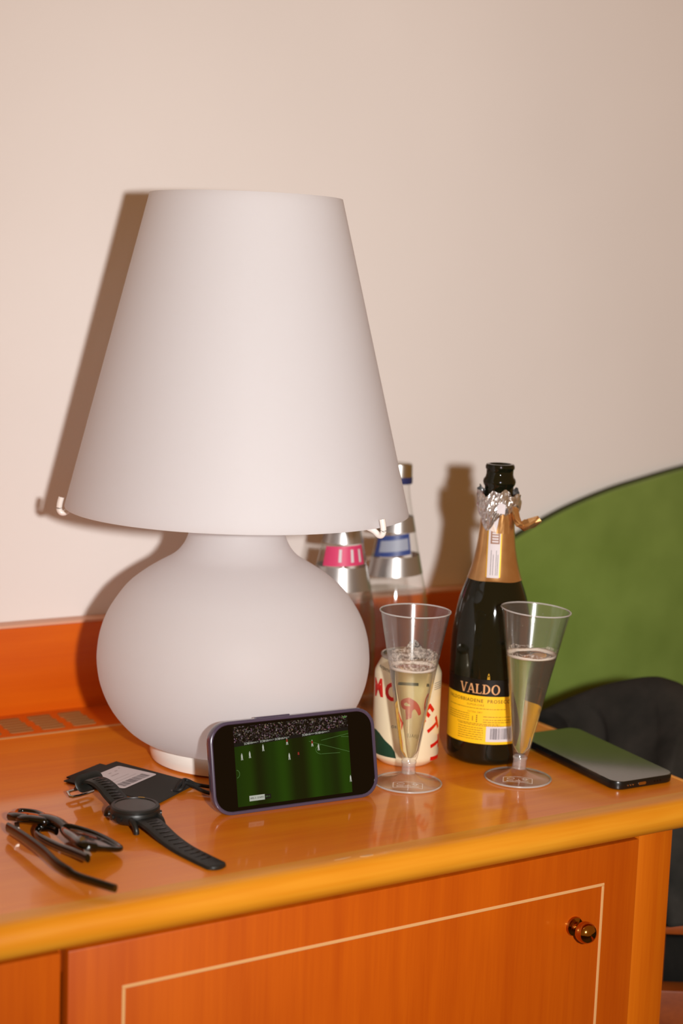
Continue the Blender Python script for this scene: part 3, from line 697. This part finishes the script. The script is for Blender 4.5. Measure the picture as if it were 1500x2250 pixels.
# picture area: x -56..54, y -33..33
ES = 0.45
M_PITCH = bpy.data.materials.new('screen_pitch'); M_PITCH.use_nodes = True
def pitch_mat(M, cols, bands):
    n, l, b = nodes(M); b.inputs['Base Color'].default_value = (0, 0, 0, 1); b.inputs['Roughness'].default_value = 0.06
    tc = n.new('ShaderNodeTexCoord'); sp = n.new('ShaderNodeSeparateXYZ'); l.new(tc.outputs['Object'], sp.inputs[0])
    mt = n.new('ShaderNodeMath'); mt.operation = 'MULTIPLY_ADD'; mt.inputs[1].default_value = 1/(PL*S); mt.inputs[2].default_value = -PO.x*S/(PL*S)
    l.new(sp.outputs['X'], mt.inputs[0])
    cr = n.new('ShaderNodeValToRGB'); cr.color_ramp.interpolation = 'EASE'
    while len(cr.color_ramp.elements) < len(bands): cr.color_ramp.elements.new(0.5)
    for e_, (pos, c) in zip(cr.color_ramp.elements, bands): e_.position = pos; e_.color = c
    l.new(mt.outputs[0], cr.inputs[0]); l.new(cr.outputs[0], b.inputs['Emission Color']); b.inputs['Emission Strength'].default_value = ES
D_, G_, B_ = srgb(18, 42, 10), srgb(26, 66, 12), srgb(38, 84, 14)
pitch_mat(M_PITCH, None, [(0.14, G_), (0.22, srgb(34, 74, 12)), (0.28, D_), (0.36, G_), (0.42, B_), (0.50, D_), (0.54, srgb(20, 40, 10)), (0.62, B_), (0.68, G_), (0.74, srgb(22, 52, 12)), (0.80, B_), (0.88, G_)])
X0, X1, Y0, Y1 = -57.5, 53.5, -33.5, 34.5
pit = slice_map('match_picture', polys2d([[(X0, Y0), (X1, Y0), (X1, Y1-13.5), (X0, Y1-17)]]), pm(-1.24), M_PITCH, scr, 60, label='screen picture of a green football pitch')
M_CROWD = mat('screen_crowd', (0, 0, 0, 1), 0.08)
n, l, b = nodes(M_CROWD); tc = n.new('ShaderNodeTexCoord'); vo = n.new('ShaderNodeTexVoronoi'); vo.inputs['Scale'].default_value = 900
sp = n.new('ShaderNodeSeparateColor'); pw = n.new('ShaderNodeMath'); pw.operation = 'POWER'; pw.inputs[1].default_value = 5
mx = n.new('ShaderNodeMix'); mx.data_type = 'RGBA'; mx.inputs[0].default_value = 0.35; mx.inputs[6].default_value = (0.5, 0.42, 0.36, 1)
ml = n.new('ShaderNodeMix'); ml.data_type = 'RGBA'; ml.inputs[6].default_value = (0.006, 0.006, 0.006, 1)
l.new(tc.outputs['Object'], vo.inputs['Vector']); l.new(vo.outputs['Color'], sp.inputs[0]); l.new(sp.outputs[0], pw.inputs[0]); l.new(vo.outputs['Color'], mx.inputs[7])
l.new(pw.outputs[0], ml.inputs[0]); l.new(mx.outputs[2], ml.inputs[7]); l.new(ml.outputs[2], b.inputs['Emission Color']); b.inputs['Emission Strength'].default_value = 0.28
slice_map('match_crowd', polys2d([[(X0, Y1-14.2), (X1, Y1-10.5), (X1, Y1), (X0, Y1)]]), pm(-1.24), M_CROWD, scr, 60, label='screen picture of the crowd')
M_HOARD = emis('screen_hoarding', srgb(16, 18, 18), 1.0); M_WH = emis('screen_white', srgb(170, 172, 160), 1.0); M_LINE = emis('screen_line', srgb(78, 112, 62), 1.0)
M_REDP = emis('screen_red', srgb(130, 40, 34), 1.0); M_SKIN = emis('screen_dark', srgb(24, 20, 16), 1.0)
slice_map('advertising_hoarding', polys2d([[(X0, Y1-17), (X1, Y1-13.5), (X1, Y1-10.5), (X0, Y1-14.2)]]), pm(-1.22), M_HOARD, scr, 60)
ads = []
for x_ in (-44, -29, -14.5, 12, 25): ads.append(xf2d(text2d('SOBHA', 2.6, 0.02), x_, Y1-15.6+(x_-X0)*0.0318, 0.03)); ads.append(xf2d(text2d('REALTY', 1.6), x_+7, Y1-15.5+(x_+7-X0)*0.0318, 0.03))
slice_map('hoarding_lettering', join2d(*ads), pm(-1.18), M_WH, scr, 60)
# pitch lines
pl2 = polys2d([[(14, 15), (14, 15.3), (53.5, 2.3), (53.5, 2.0)], [(25.5, 2.9), (25.5, 3.2), (44, 2.4), (44, 2.1)], [(26, 14.6), (26, 14.9), (53.5, 18.3), (53.5, 18)], [(46, 16), (46, 16.3), (53.5, 15.5), (53.5, 15.2)]])
slice_map('pitch_arc', polys2d(ring(X0+0.2, -5.5, 3.4, 3.6, .35, .35, -80, 80, 12)), pm(-1.2), M_LINE, scr, 60); slice_map('pitch_arc', polys2d(ring(26, 7.0, 6, 4.2, .35, .35, 100, 262, 14)), pm(-1.2), M_LINE, scr, 60); slice_map('pitch_line', pl2, pm(-1.2), M_LINE, scr, 60)
def player(x_, y_, M, k):
    s_ = 1.15
    top = [[(x_-0.7*s_, y_+0.2), (x_+0.7*s_, y_+0.2), (x_+0.55*s_, y_+2.2*s_), (x_-0.55*s_, y_+2.2*s_)]]
    leg = [[(x_-0.8*s_, y_-2.0*s_), (x_-0.3*s_, y_-2.0*s_), (x_, y_+0.2), (x_-0.6*s_, y_+0.2)], [(x_+0.3*s_, y_-2.0*s_), (x_+0.9*s_, y_-2.0*s_), (x_+0.6*s_, y_+0.2), (x_, y_+0.2)], [(x_-.35, y_+2.3*s_), (x_+.35, y_+2.3*s_), (x_+.3, y_+3*s_), (x_-.3, y_+3*s_)]]
    slice_map('player_shirt', polys2d(top), pm(-1.17), M, scr, 60); slice_map('player_legs', polys2d(leg), pm(-1.17), M_WH if k else M_SKIN, scr, 60)
for (x_, y_, M, k) in ((-51, 8, M_WH, 1), (-43.5, 9, M_WH, 1), (-30.5, 13.6, M_WH, 1), (-7.3, 16.6, M_REDP, 1), (-6, 3.6, M_WH, 1), (3, 4.4, M_REDP, 0), (17, 12.7, M_REDP, 1), (23, 8.6, M_WH, 1), (52.6, -22, M_WH, 1)): player(x_, y_, M, k)
slice_map('score_board', rect2d(-46.5, -29.8, -32, -25.2), pm(-1.2), M_WH, scr, 60); slice_map('score_clock', rect2d(-32, -29.4, -26, -25.6), pm(-1.2), M_HOARD, scr, 60)
slice_map('score_lettering', xf2d(text2d('ARS 3 : 0 NFO', 2.1, 0.02), -39.3, -27.5), pm(-1.15), M_SKIN, scr, 60)
slice_map('clock_lettering', xf2d(text2d('69:11', 2.0), -29, -27.5), pm(-1.15), M_LINE, scr, 60)
slice_map('channel_mark', rect2d(49, 32.2, 52.5, 33.6), pm(-1.15), M_LINE, scr, 60)
# ---------------------------------------------------------------- phone lying flat
p2 = empty('smartphone', (1004, 1139, 0), 'black smartphone lying flat at the right end of the worktop', 'phone', 'smartphones')
X2 = Matrix.Translation((1004.5, 1139.5, 2.6)) @ Matrix.Rotation(math.radians(-1.5), 4, 'Z') @ Matrix.Rotation(math.radians(2.0), 4, 'X')
loops('camera_bump', [rr(30, 30, 7, -1.6), rr(32, 32, 8, 0.6)], M_PHB, p2, Matrix.Translation((0, 0, 0)) @ X2 @ Matrix.Translation((14, 54, 0)))
loops('phone_body', [rr(70, 150, 10.5, 0.3), rr(72.4, 152.4, 11.6, 1.4), rr(72.6, 152.6, 11.6, 7.2), rr(71.8, 151.8, 11.3, 8.0)], M_PHB, p2, X2)
loops('phone_glass', [rr(71.0, 151.0, 11, 7.9), rr(70.6, 150.6, 10.8, 8.4)], M_PHG, p2, X2, label='dark grey glass face')
for k in range(6): loops('speaker_hole', [rr(1.5, 1.5, 0.7, 0, 3), rr(1.5, 1.5, 0.7, 0.4, 3)], M_STEEL if k < 3 else M_SCRB, p2, X2 @ Matrix.Translation(((-22+k*3.0) if k < 3 else (10+(k-3)*3.4), -76.25, 4.4)) @ Matrix.Rotation(math.radians(90), 4, 'X'))
loops('charging_port', [rr(9, 2.8, 1.3, 0, 4), rr(9, 2.8, 1.3, 0.4, 4)], M_STEEL, p2, X2 @ Matrix.Translation((-5, -76.2, 4.4)) @ Matrix.Rotation(math.radians(90), 4, 'X'))
box('side_button', (-36.9, 20, 3), (-36.1, 44, 5.4), M_PHB, p2, 0.3, xf=X2)
# ---------------------------------------------------------------- hang tags under the watch
def card(pts, z0, th): 
    a = [V3(x_, y_, z0) for x_, y_ in pts]; b_ = [V3(x_, y_, z0+th) for x_, y_ in pts]; n_ = len(pts)
    return a+b_, [list(range(n_))[::-1], list(range(n_, 2*n_))]+[[i, (i+1) % n_, n_+(i+1) % n_, n_+i] for i in range(n_)]
tg2 = empty('hang_tag', (565, 1270, 0), 'lower black card tag peeking out beneath the labelled tag', 'tag', 'black hang tags')
v, f = card([(576, 1336), (533, 1311), (574, 1222), (617, 1247)], 0.1, 0.9); mk('card', v, f, M_CARD, tg2)
tg = empty('hang_tag', (578, 1272, 1), 'upper black card tag with white barcode sticker and cord under the watch', 'tag', 'black hang tags')
c4 = [(630, 1243), (591, 1333), (525.5, 1299), (576.5, 1208)]
v, f = card(c4, 1.1, 0.9); mk('card', v, f, M_CARD, tg)
o_ = V3(542.8, 1293.6, 0); a_ = V3(587.2, 1319.4, 0); b_ = V3(564.2, 1255.0, 0)
ux = (b_-o_); uy = (a_-o_); lw, lh = ux.length, uy.length; ux.normalize(); uy.normalize()
def lm(z): return lambda x_, y_: V3(o_.x+ux.x*x_+uy.x*y_, o_.y+ux.y*x_+uy.y*y_, z)
rp = [(lw/2+x_, lh/2+y_) for x_, y_ in round_rect(lw, lh, 3, 4)]
stk = slice_map('sticker', polys2d([rp]), lm(2.12), M_PAPER, tg, 100, label='white barcode sticker')
bars = []; y_ = lh*0.10
while y_ < lh*0.88:
    wl = random.choice([.5, .5, .9, 1.4]); bars.append(rect2d(lw*0.72, y_, lw*0.93, y_+wl)); y_ += wl+random.choice([.5, .6, 1.0])
slice_map('barcode', join2d(*bars), lm(2.2), M_INKG, stk, 100)
tx = []
for (fx_, a0_, a1_) in ((.16, .5, .58), (.16, .68, .76), (.3, .42, .64), (.62, .12, .8), (.5, .2, .72), (.1, .86, .9)): tx.append(rect2d(lw*fx_, lh*a0_, lw*fx_+(1.6 if fx_ < .4 else .7), lh*a1_))
slice_map('sticker_print', join2d(*tx), lm(2.2), mat('pale_grey_print', srgb(176, 164, 166), 0.6), stk, 100)
vd = [(602+3*math.cos(2*math.pi*i/14), 1232+3*math.sin(2*math.pi*i/14)) for i in range(14)]
slice_map('punched_hole', polys2d([vd]), lambda x_, y_: V3(x_, y_, 2.1), M_SCRB, tg, 100)
tube('cord', cm([(601, 1231, 1.9), (605, 1226.5, 4), (610, 1229, 6), (614, 1239, 7.5), (619, 1241, 6.5), (625, 1232, 4.2), (637, 1222, 3.2), (655, 1213, 3.2)], 6), 1.7, M_CORD, tg, 8)
tube('cord', cm([(603, 1229, 3), (608, 1233, 6), (613, 1235, 7), (618, 1228, 5.5), (624, 1212, 3.2), (634, 1204, 3.0), (650, 1200, 3.0)], 6), 1.7, M_CORD, tg, 8)
# ---------------------------------------------------------------- wristwatch
wc = V3(537.5, 1172.5, 0)
wa = empty('wristwatch', wc, 'black sports wristwatch with rubber strap lying open on the worktop', 'watch')
lathe('watch_case', [(0, 3.0), (14, 3.0), (18, 4.2), (20.2, 7), (20.8, 10), (20.6, 13.0), (19.8, 14.2), (0, 14.2)], wc, M_WCASE, wa, 64)
lathe('bezel', [(20.4, 13.6), (20.6, 15.2), (19.6, 16.6), (17.2, 16.9), (16.9, 16.2), (16.9, 14)], wc, M_WCASE, wa, 64)
lathe('watch_glass', [(17.2, 16.3), (10, 16.45), (0, 16.5)], wc, M_WGL, wa, 48, label='dark watch face')
mk('bezel_marking', *[(lambda a0, a1: ([V3(wc.x+r*math.cos(math.radians(t_)), wc.y+r*math.sin(math.radians(t_)), 16.95) for r in (17.6, 19.0) for t_ in [a0+(a1-a0)*i/6 for i in range(7)]], [[i, i+1, 8+i, 7+i] for i in range(6)]))(40, 58)][0], M_GOLDLINE, wa)
sd = V3(0.06, -1, 0).normalized(); sx_ = V3(-sd.y, sd.x, 0)           # strap runs toward the front edge
def lug(s1, s2):
    base = wc+sd*s1*17+sx_*s2*12.5
    pts = [base+V3(0, 0, 10), base+sd*s1*5+V3(0, 0, 8.5), base+sd*s1*9+V3(0, 0, 4.5), base+sd*s1*9.6+V3(0, 0, 1.2)]
    tube('lug', cm([tuple(q) for q in pts], 4), [(2.4, 2.6)]*13, M_WCASE, wa, 8)
for s1 in (1, -1):
    for s2 in (1, -1): lug(s1, s2)
for a in (205, 180, 155):
    aa = math.radians(a); d = sx_*math.cos(aa)+sd*math.sin(aa); b0 = wc+d*19.5+V3(0, 0, 9)
    tube('push_button', [b0, b0+d*2.6], 2.4, M_WCASE, wa, 14); tube('push_button', [wc-d*19.5+V3(0, 0, 9), wc-d*22.1+V3(0, 0, 9)], 2.2, M_WCASE, wa, 14)
def strap(name, line, widths, th, M):
    n_ = len(line); v, f = [], []
    for i, (q, w_) in enumerate(zip(line, widths)):
        t_ = (line[min(i+1, n_-1)]-line[max(i-1, 0)]).normalized(); s_ = t_.cross(V3(0, 0, 1)).normalized(); u_ = s_.cross(t_).normalized()
        for (k, h) in ((-1, 0), (-.9, .75), (-.6, 1), (.6, 1), (.9, .75), (1, 0), (.8, -.2), (-.8, -.2)): v.append(q+s_*(k*w_/2)+u_*(h*th))
    for i in range(n_-1):
        for k in range(8): f.append([i*8+k, i*8+(k+1) % 8, (i+1)*8+(k+1) % 8, (i+1)*8+k])
    f.append(list(range(8))[::-1]); f.append([(n_-1)*8+k for k in range(8)])
    return mk(name, v, f, M, wa, True, None, 50)
def line3(pts, sub=6): return [Vector(q) for q in cm([tuple(q) for q in pts], sub)]
L1 = line3([wc+sd*18+V3(0, 0, 7.5), wc+sd*26+V3(0, 0, 8.2), wc+sd*38+V3(0, 0, 7.2), wc+sd*56+V3(0.5, 0, 4), wc+sd*78+V3(2, 0, 1.6), wc+sd*100+V3(4.5, 0, 1.0), wc+sd*118+V3(7, 0, 0.7), wc+sd*125+V3(8, 0, 0.7)])
W1 = [21-2.4*min(1, i/20) for i in range(len(L1))]
for k, q in enumerate((17, 15.5, 13, 9, 3)): W1[-5+k] = q
st1 = strap('strap_long', L1, W1, 2.9, M_RUB)
L2 = line3([wc-sd*18+V3(0, 0, 7), wc-sd*25+V3(0, 0, 9.5), wc-sd*36+V3(-1, 0, 13), wc-sd*48+V3(-2, 0, 17.5), wc-sd*59+V3(-4, 0, 19.5), wc-sd*68+V3(-6, 0, 18), wc-sd*75+V3(-8, 0, 13.5), wc-sd*79+V3(-9, 0, 9)])
st2 = strap('strap_buckle_side', L2, [20.5-1.5*min(1, i/20) for i in range(len(L2))], 2.9, M_RUB)
def ribs(line, i0, i1, step, par, zo):
    for i in range(i0, i1, step):
        q = line[i]; t_ = (line[i+1]-line[i-1]).normalized(); s_ = t_.cross(V3(0, 0, 1)).normalized(); u_ = s_.cross(t_)
        v, f = tube_data([q-s_*4.6+u_*zo, q+s_*4.6+u_*zo], (1.05, 0.45), 6, upv=u_); mk('strap_slot', v, f, M_SCRB, par, True)
ribs(L1, 8, 34, 2, st1, 2.9); ribs(L2, 7, 26, 2, st2, 2.9)
kq = L2[32]; kt = (L2[34]-L2[30]).normalized(); ks = kt.cross(V3(0, 0, 1)).normalized(); ku = ks.cross(kt)
def frame_loop(q, s_, u_, w_, h_, r, n=5): return [tuple(q+s_*x_+u_*y_) for x_, y_ in round_rect(w_, h_, r, n)]
tube('strap_keeper', frame_loop(kq+ku*0.5, ks, ku, 25, 9, 3.5), [(3.4, 1.1)]*24, M_RUB, wa, 8, True, upv=kt)
bq = L2[-1]+kt*1
bs = V3(0.88, 0.2, 0.25).normalized()
bfr = [tuple(bq+ks*x_-sd*y_+V3(0, 0, -4+0.1*y_)) for x_, y_ in [(-11.5, -2), (-11.5, 7), (-10, 9), (10, 9), (11.5, 7), (11.5, -2)]]
tube('buckle', cm(bfr, 3, True), 1.3, M_STEEL, wa, 8, True); tube('buckle_pin', [bq-sd*8.5+V3(0, 0, -2.5), bq+sd*3+V3(0, 0, 0)], 1.0, M_STEEL, wa, 8)
L3 = line3([L2[-1]+V3(0, 0, -1), L2[-1]+sd*5+V3(0, 0, -4.5), L2[-1]+sd*14+V3(0.5, 0, -4.8), L2[-1]+sd*24+V3(1, 0, -4)], 4)
# ---------------------------------------------------------------- sunglasses
sg = empty('sunglasses', (465, 1150, 0), 'dark tortoise sunglasses lying half folded at the left edge', 'sunglasses')
PTS = {'A': V3(446.3, 1199.6, 10.0), 'LO': V3(456.5, 1226.6, 6.0), 'LM': V3(468.6, 1217.1, 6.0), 'LN': V3(469.8, 1193.7, 8.0), 'BL': V3(460.5, 1172.8, 13.0), 'LB': V3(452.4, 1183.0, 13.0), 'BR': V3(464.0, 1145.8, 14.0), 'RB': V3(462.1, 1118.5, 16.0), 'B': V3(462.7, 1098.3, 17.0), 'RE': V3(480.4, 1100.3, 11.0), 'RO': V3(497.2, 1109.7, 6.0), 'RM': V3(492.5, 1146.8, 6.0), 'RN': V3(476.9, 1169.8, 8.0)}
A, B = PTS['A'], PTS['B']
def rim(keys): return [Vector(q) for q in cm([tuple(PTS[k]) for k in keys], 6, True)]
rR = rim(('BR', 'RB', 'B', 'RE', 'RO', 'RM', 'RN')); rL = rim(('BL', 'LB', 'A', 'LO', 'LM', 'LN'))
for rim_ in (rR, rL):
    n_ = len(rim_); rad = []
    for i in range(n_):
        t_ = i/n_; k = max(0.0, math.cos((t_-0.17)*2*math.pi)); rad.append((2.0+2.6*k, 2.2+1.6*k))       # brow side heavy, lower rim thin
    tube('rim', rim_, rad, M_ACET, sg, 10, True)
    c_ = sum(rim_, V3(0, 0, 0))/n_; nm = (rim_[0]-c_).cross(rim_[n_//4]-c_).normalized()
    if nm.z < 0: nm = -nm
    v = [c_+nm*1.5]+[c_.lerp(q, .5)+nm*1.1 for q in rim_]+[Vector(q) for q in rim_]
    v += [q-nm*1.2 for q in v]; k_ = len(v)//2
    f = []
    for s_ in (0, k_):
        f += [[s_, s_+1+i, s_+1+(i+1) % n_] for i in range(n_)]+[[s_+1+i, s_+1+n_+i, s_+1+n_+(i+1) % n_, s_+1+(i+1) % n_] for i in range(n_)]
    mk('lens', v, f, M_LENS, sg, True, 'smoky grey lens')
tube('bridge', cm([(460.0, 1184, 13), (463.2, 1175, 14.5), (466.2, 1163, 15), (467.5, 1150, 14)], 5), [(4.4, 3.6)]*16, M_ACET, sg, 10)
tube('end_piece', cm([tuple(A+V3(4, -10, 2)), tuple(A+V3(-1, 0, 1)), tuple(A+V3(-3, 9, -1))], 4), [(4, 3.8)]*9, M_ACET, sg, 10)
tube('end_piece', cm([tuple(B+V3(0, 12, 0)), tuple(B+V3(0, -1, 0)), tuple(B+V3(7, -2, -2))], 4), [(4.2, 4)]*9, M_ACET, sg, 10)
def hinge(q, d):
    for k in (-1, 0, 1): tube('hinge', [q+V3(k*1.2, 0, -1.5), q+d+V3(k*1.2, 0, -1)], 1.1, M_STEEL, sg, 8)
hinge(A+V3(-2, -2, -2), V3(-5, -14, 0)); hinge(B+V3(-1, -3, 0), V3(-3, -12, -1))
tube('rivet', [B+V3(-1, 4, 3), B+V3(-1.6, 2.6, 4.6)], 2.2, M_STEEL, sg, 12)
tA = [(432, 1184, 9), (434, 1150, 10.5), (435.5, 1115, 10.5), (436, 1088, 9.5), (441, 1064, 8.5), (449.5, 1046, 8), (458, 1030, 7.5)]
tAp = cm(tA, 6); rA = []
for i in range(len(tAp)):
    t_ = i/(len(tAp)-1); rA.append((2.3, 5.2-1.2*abs(t_-.35)*2 if t_ < .62 else 3.4-0.6*(t_-.62)))
tube('temple', tAp, rA, M_ACET, sg, 12, label='open temple arm with curved tip')
tB = [(457, 1080, 14), (455, 1102, 11.5), (452, 1130, 8), (449.5, 1158, 6), (451, 1171, 6), (456.5, 1177, 7), (462, 1172, 8), (464.5, 1162, 8)]
tube('temple', cm(tB, 6), [(2.2, 3.6)]*43, M_ACET, sg, 12, label='folded temple arm with hooked tip')
# ---------------------------------------------------------------- headboard
arc = [(1152, 40), (1152, 98), (1158, 118), (1172, 133), (1201, 150), (1274, 181), (1346, 203), (1406, 216), (1468, 228), (1560, 242), (1680, 252), (1800, 256), (1940, 253), (2080, 244), (2200, 228), (2300, 204), (2380, 168), (2400, 136), (2404, 60)]
top = cm(arc[1:-1], 6)
out = [(1152, -560)]+top+[(2404, -560)]
hb = empty('headboard', (1740, 1515, -560), 'curved green velvet headboard against the wall to the right', 'headboard')
n_ = len(out); cx_ = sum(x_ for x_, z_ in out)/n_; 
def ins(k):
    return [(x_+(1740-x_)*k/800*1.0, z_-k) for x_, z_ in out]
rings = [[(x_, 1550.5, z_) for x_, z_ in ins(16)], [(x_, 1531, z_) for x_, z_ in out], [(x_, 1527.5, z_) for x_, z_ in ins(1.5)], [(x_, 1526, z_) for x_, z_ in ins(5)]]
loops('upholstered_panel', rings, M_VELV, hb, sharp=60)
tube('edge_shadow_tube', [(x_, 1534, z_+0.8) for x_, z_ in top], 3.6, M_EDGESHADOW, hb, 8, upv=V3(0, 1, 0), label='dark green tube standing in for the edge shadow')  # added dark tube, stands in for the shadow line along the edge
# ---------------------------------------------------------------- bed and jacket
bd = empty('bed', (1500, 1150, -720), 'low bed with dark blanket in front of the green headboard', 'bed')
box('mattress', (1290, 250, -420), (2340, 1505, -232), M_JACK, bd, 40, 5)
box('bed_frame', (1280, 240, -560), (2350, 1510, -420), M_DOOR, bd, 6)
for x_ in (1320, 2300):
    for y_ in (300, 1400): box('leg', (x_-25, y_-25, -720), (x_+25, y_+25, -560), M_DOOR, bd, 3)
def rayz(px_, py_, X):
    d = fw+rt*((px_-750)/FPX)-up*((py_-1125)/FPX); t_ = X/d.x
    return V3(0, 0, CAM_H)+d*t_
ridge = [(1100, 1500, -120), (1096, 1462, -62), (1090, 1405, -38), (1112, 1352, -12), (1135, 1300, 10), (1158, 1248, 29), (1172, 1222, 34), (1200, 1196, 32), (1230, 1150, 8), (1260, 1080, -30), (1290, 1000, -80)]
ridge = [V3(1100, 1480, -110)]+[rayz(a, b, X) for a, b, X in ((1165, 1578, 1086), (1200, 1556, 1094), (1260, 1526, 1110), (1330, 1501, 1130), (1390, 1488, 1148), (1440, 1484, 1160), (1475, 1492, 1172), (1510, 1508, 1184), (1580, 1545, 1210), (1680, 1600, 1250))]
rg = [Vector(q) for q in cm([tuple(q) for q in ridge], 5)]
v, f = [], []; NV = 26
for i, q in enumerate(rg):
    u_ = i/(len(rg)-1)
    tx0 = 1066+10*math.sin(u_*9)+6*math.sin(u_*23+1)+max(0, (u_-.75))*120
    fr_ = V3(tx0, q.y-70-60*u_, -46+18*math.sin(u_*11)); fb = V3(tx0+6+8*math.sin(u_*17), q.y-95-70*u_, -150)
    bkp = q+V3(70, 40, -70); bk2 = q+V3(110, 60, -150)
    col = cm([tuple(bk2), tuple(bkp), tuple(q), tuple(q.lerp(fr_, .5)+V3(8, -8, 14)), tuple(fr_), tuple(fr_.lerp(fb, .5)+V3(3, 0, 0)), tuple(fb)], 5)
    for j, c_ in enumerate(col):
        c_ = Vector(c_); amp = 5.0*min(1, max(0, (j-10)/4))
        c_ += V3(0.8, -.3, .6)*amp*(math.sin(u_*30+j*0.35)+0.6*math.sin(u_*52-j*0.6+1))*0.6
        c_.x = max(c_.x, 1058.5); c_.y = min(c_.y, 1512); v.append(c_)
k_ = len(col)
for i in range(len(rg)-1):
    for j in range(k_-1): f.append([i*k_+j, i*k_+j+1, (i+1)*k_+j+1, (i+1)*k_+j])
jk = empty('jacket', (1150, 1250, -200), 'dark grey jacket heaped on the bed beside the worktop end', 'jacket')
jo = mk('cloth', v, f, M_JACK, jk, True)
sm_ = jo.modifiers.new('sub', 'SUBSURF'); sm_.levels = 1; sm_.render_levels = 1
so_ = jo.modifiers.new('thick', 'SOLIDIFY'); so_.thickness = 0.004; so_.offset = -1
# ---------------------------------------------------------------- wooden chair frame between cabinet and bed
ch = empty('wooden_chair', (1110, 1150, -720), 'orange wooden chair frame half hidden behind the cabinet side', 'chair')
hv = V3(math.cos(YAW), -math.sin(YAW), 0); dv = V3(math.sin(YAW), math.cos(YAW), 0)
XC = Matrix((hv, dv, V3(0, 0, 1))).transposed().to_4x4(); XC.translation = V3(1135, 1105, 0)
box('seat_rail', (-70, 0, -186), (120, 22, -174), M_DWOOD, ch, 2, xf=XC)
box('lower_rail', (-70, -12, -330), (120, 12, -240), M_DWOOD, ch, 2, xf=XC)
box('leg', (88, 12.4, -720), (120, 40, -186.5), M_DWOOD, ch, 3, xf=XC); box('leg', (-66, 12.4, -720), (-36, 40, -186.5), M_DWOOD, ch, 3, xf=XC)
bpy.context.view_layer.update()
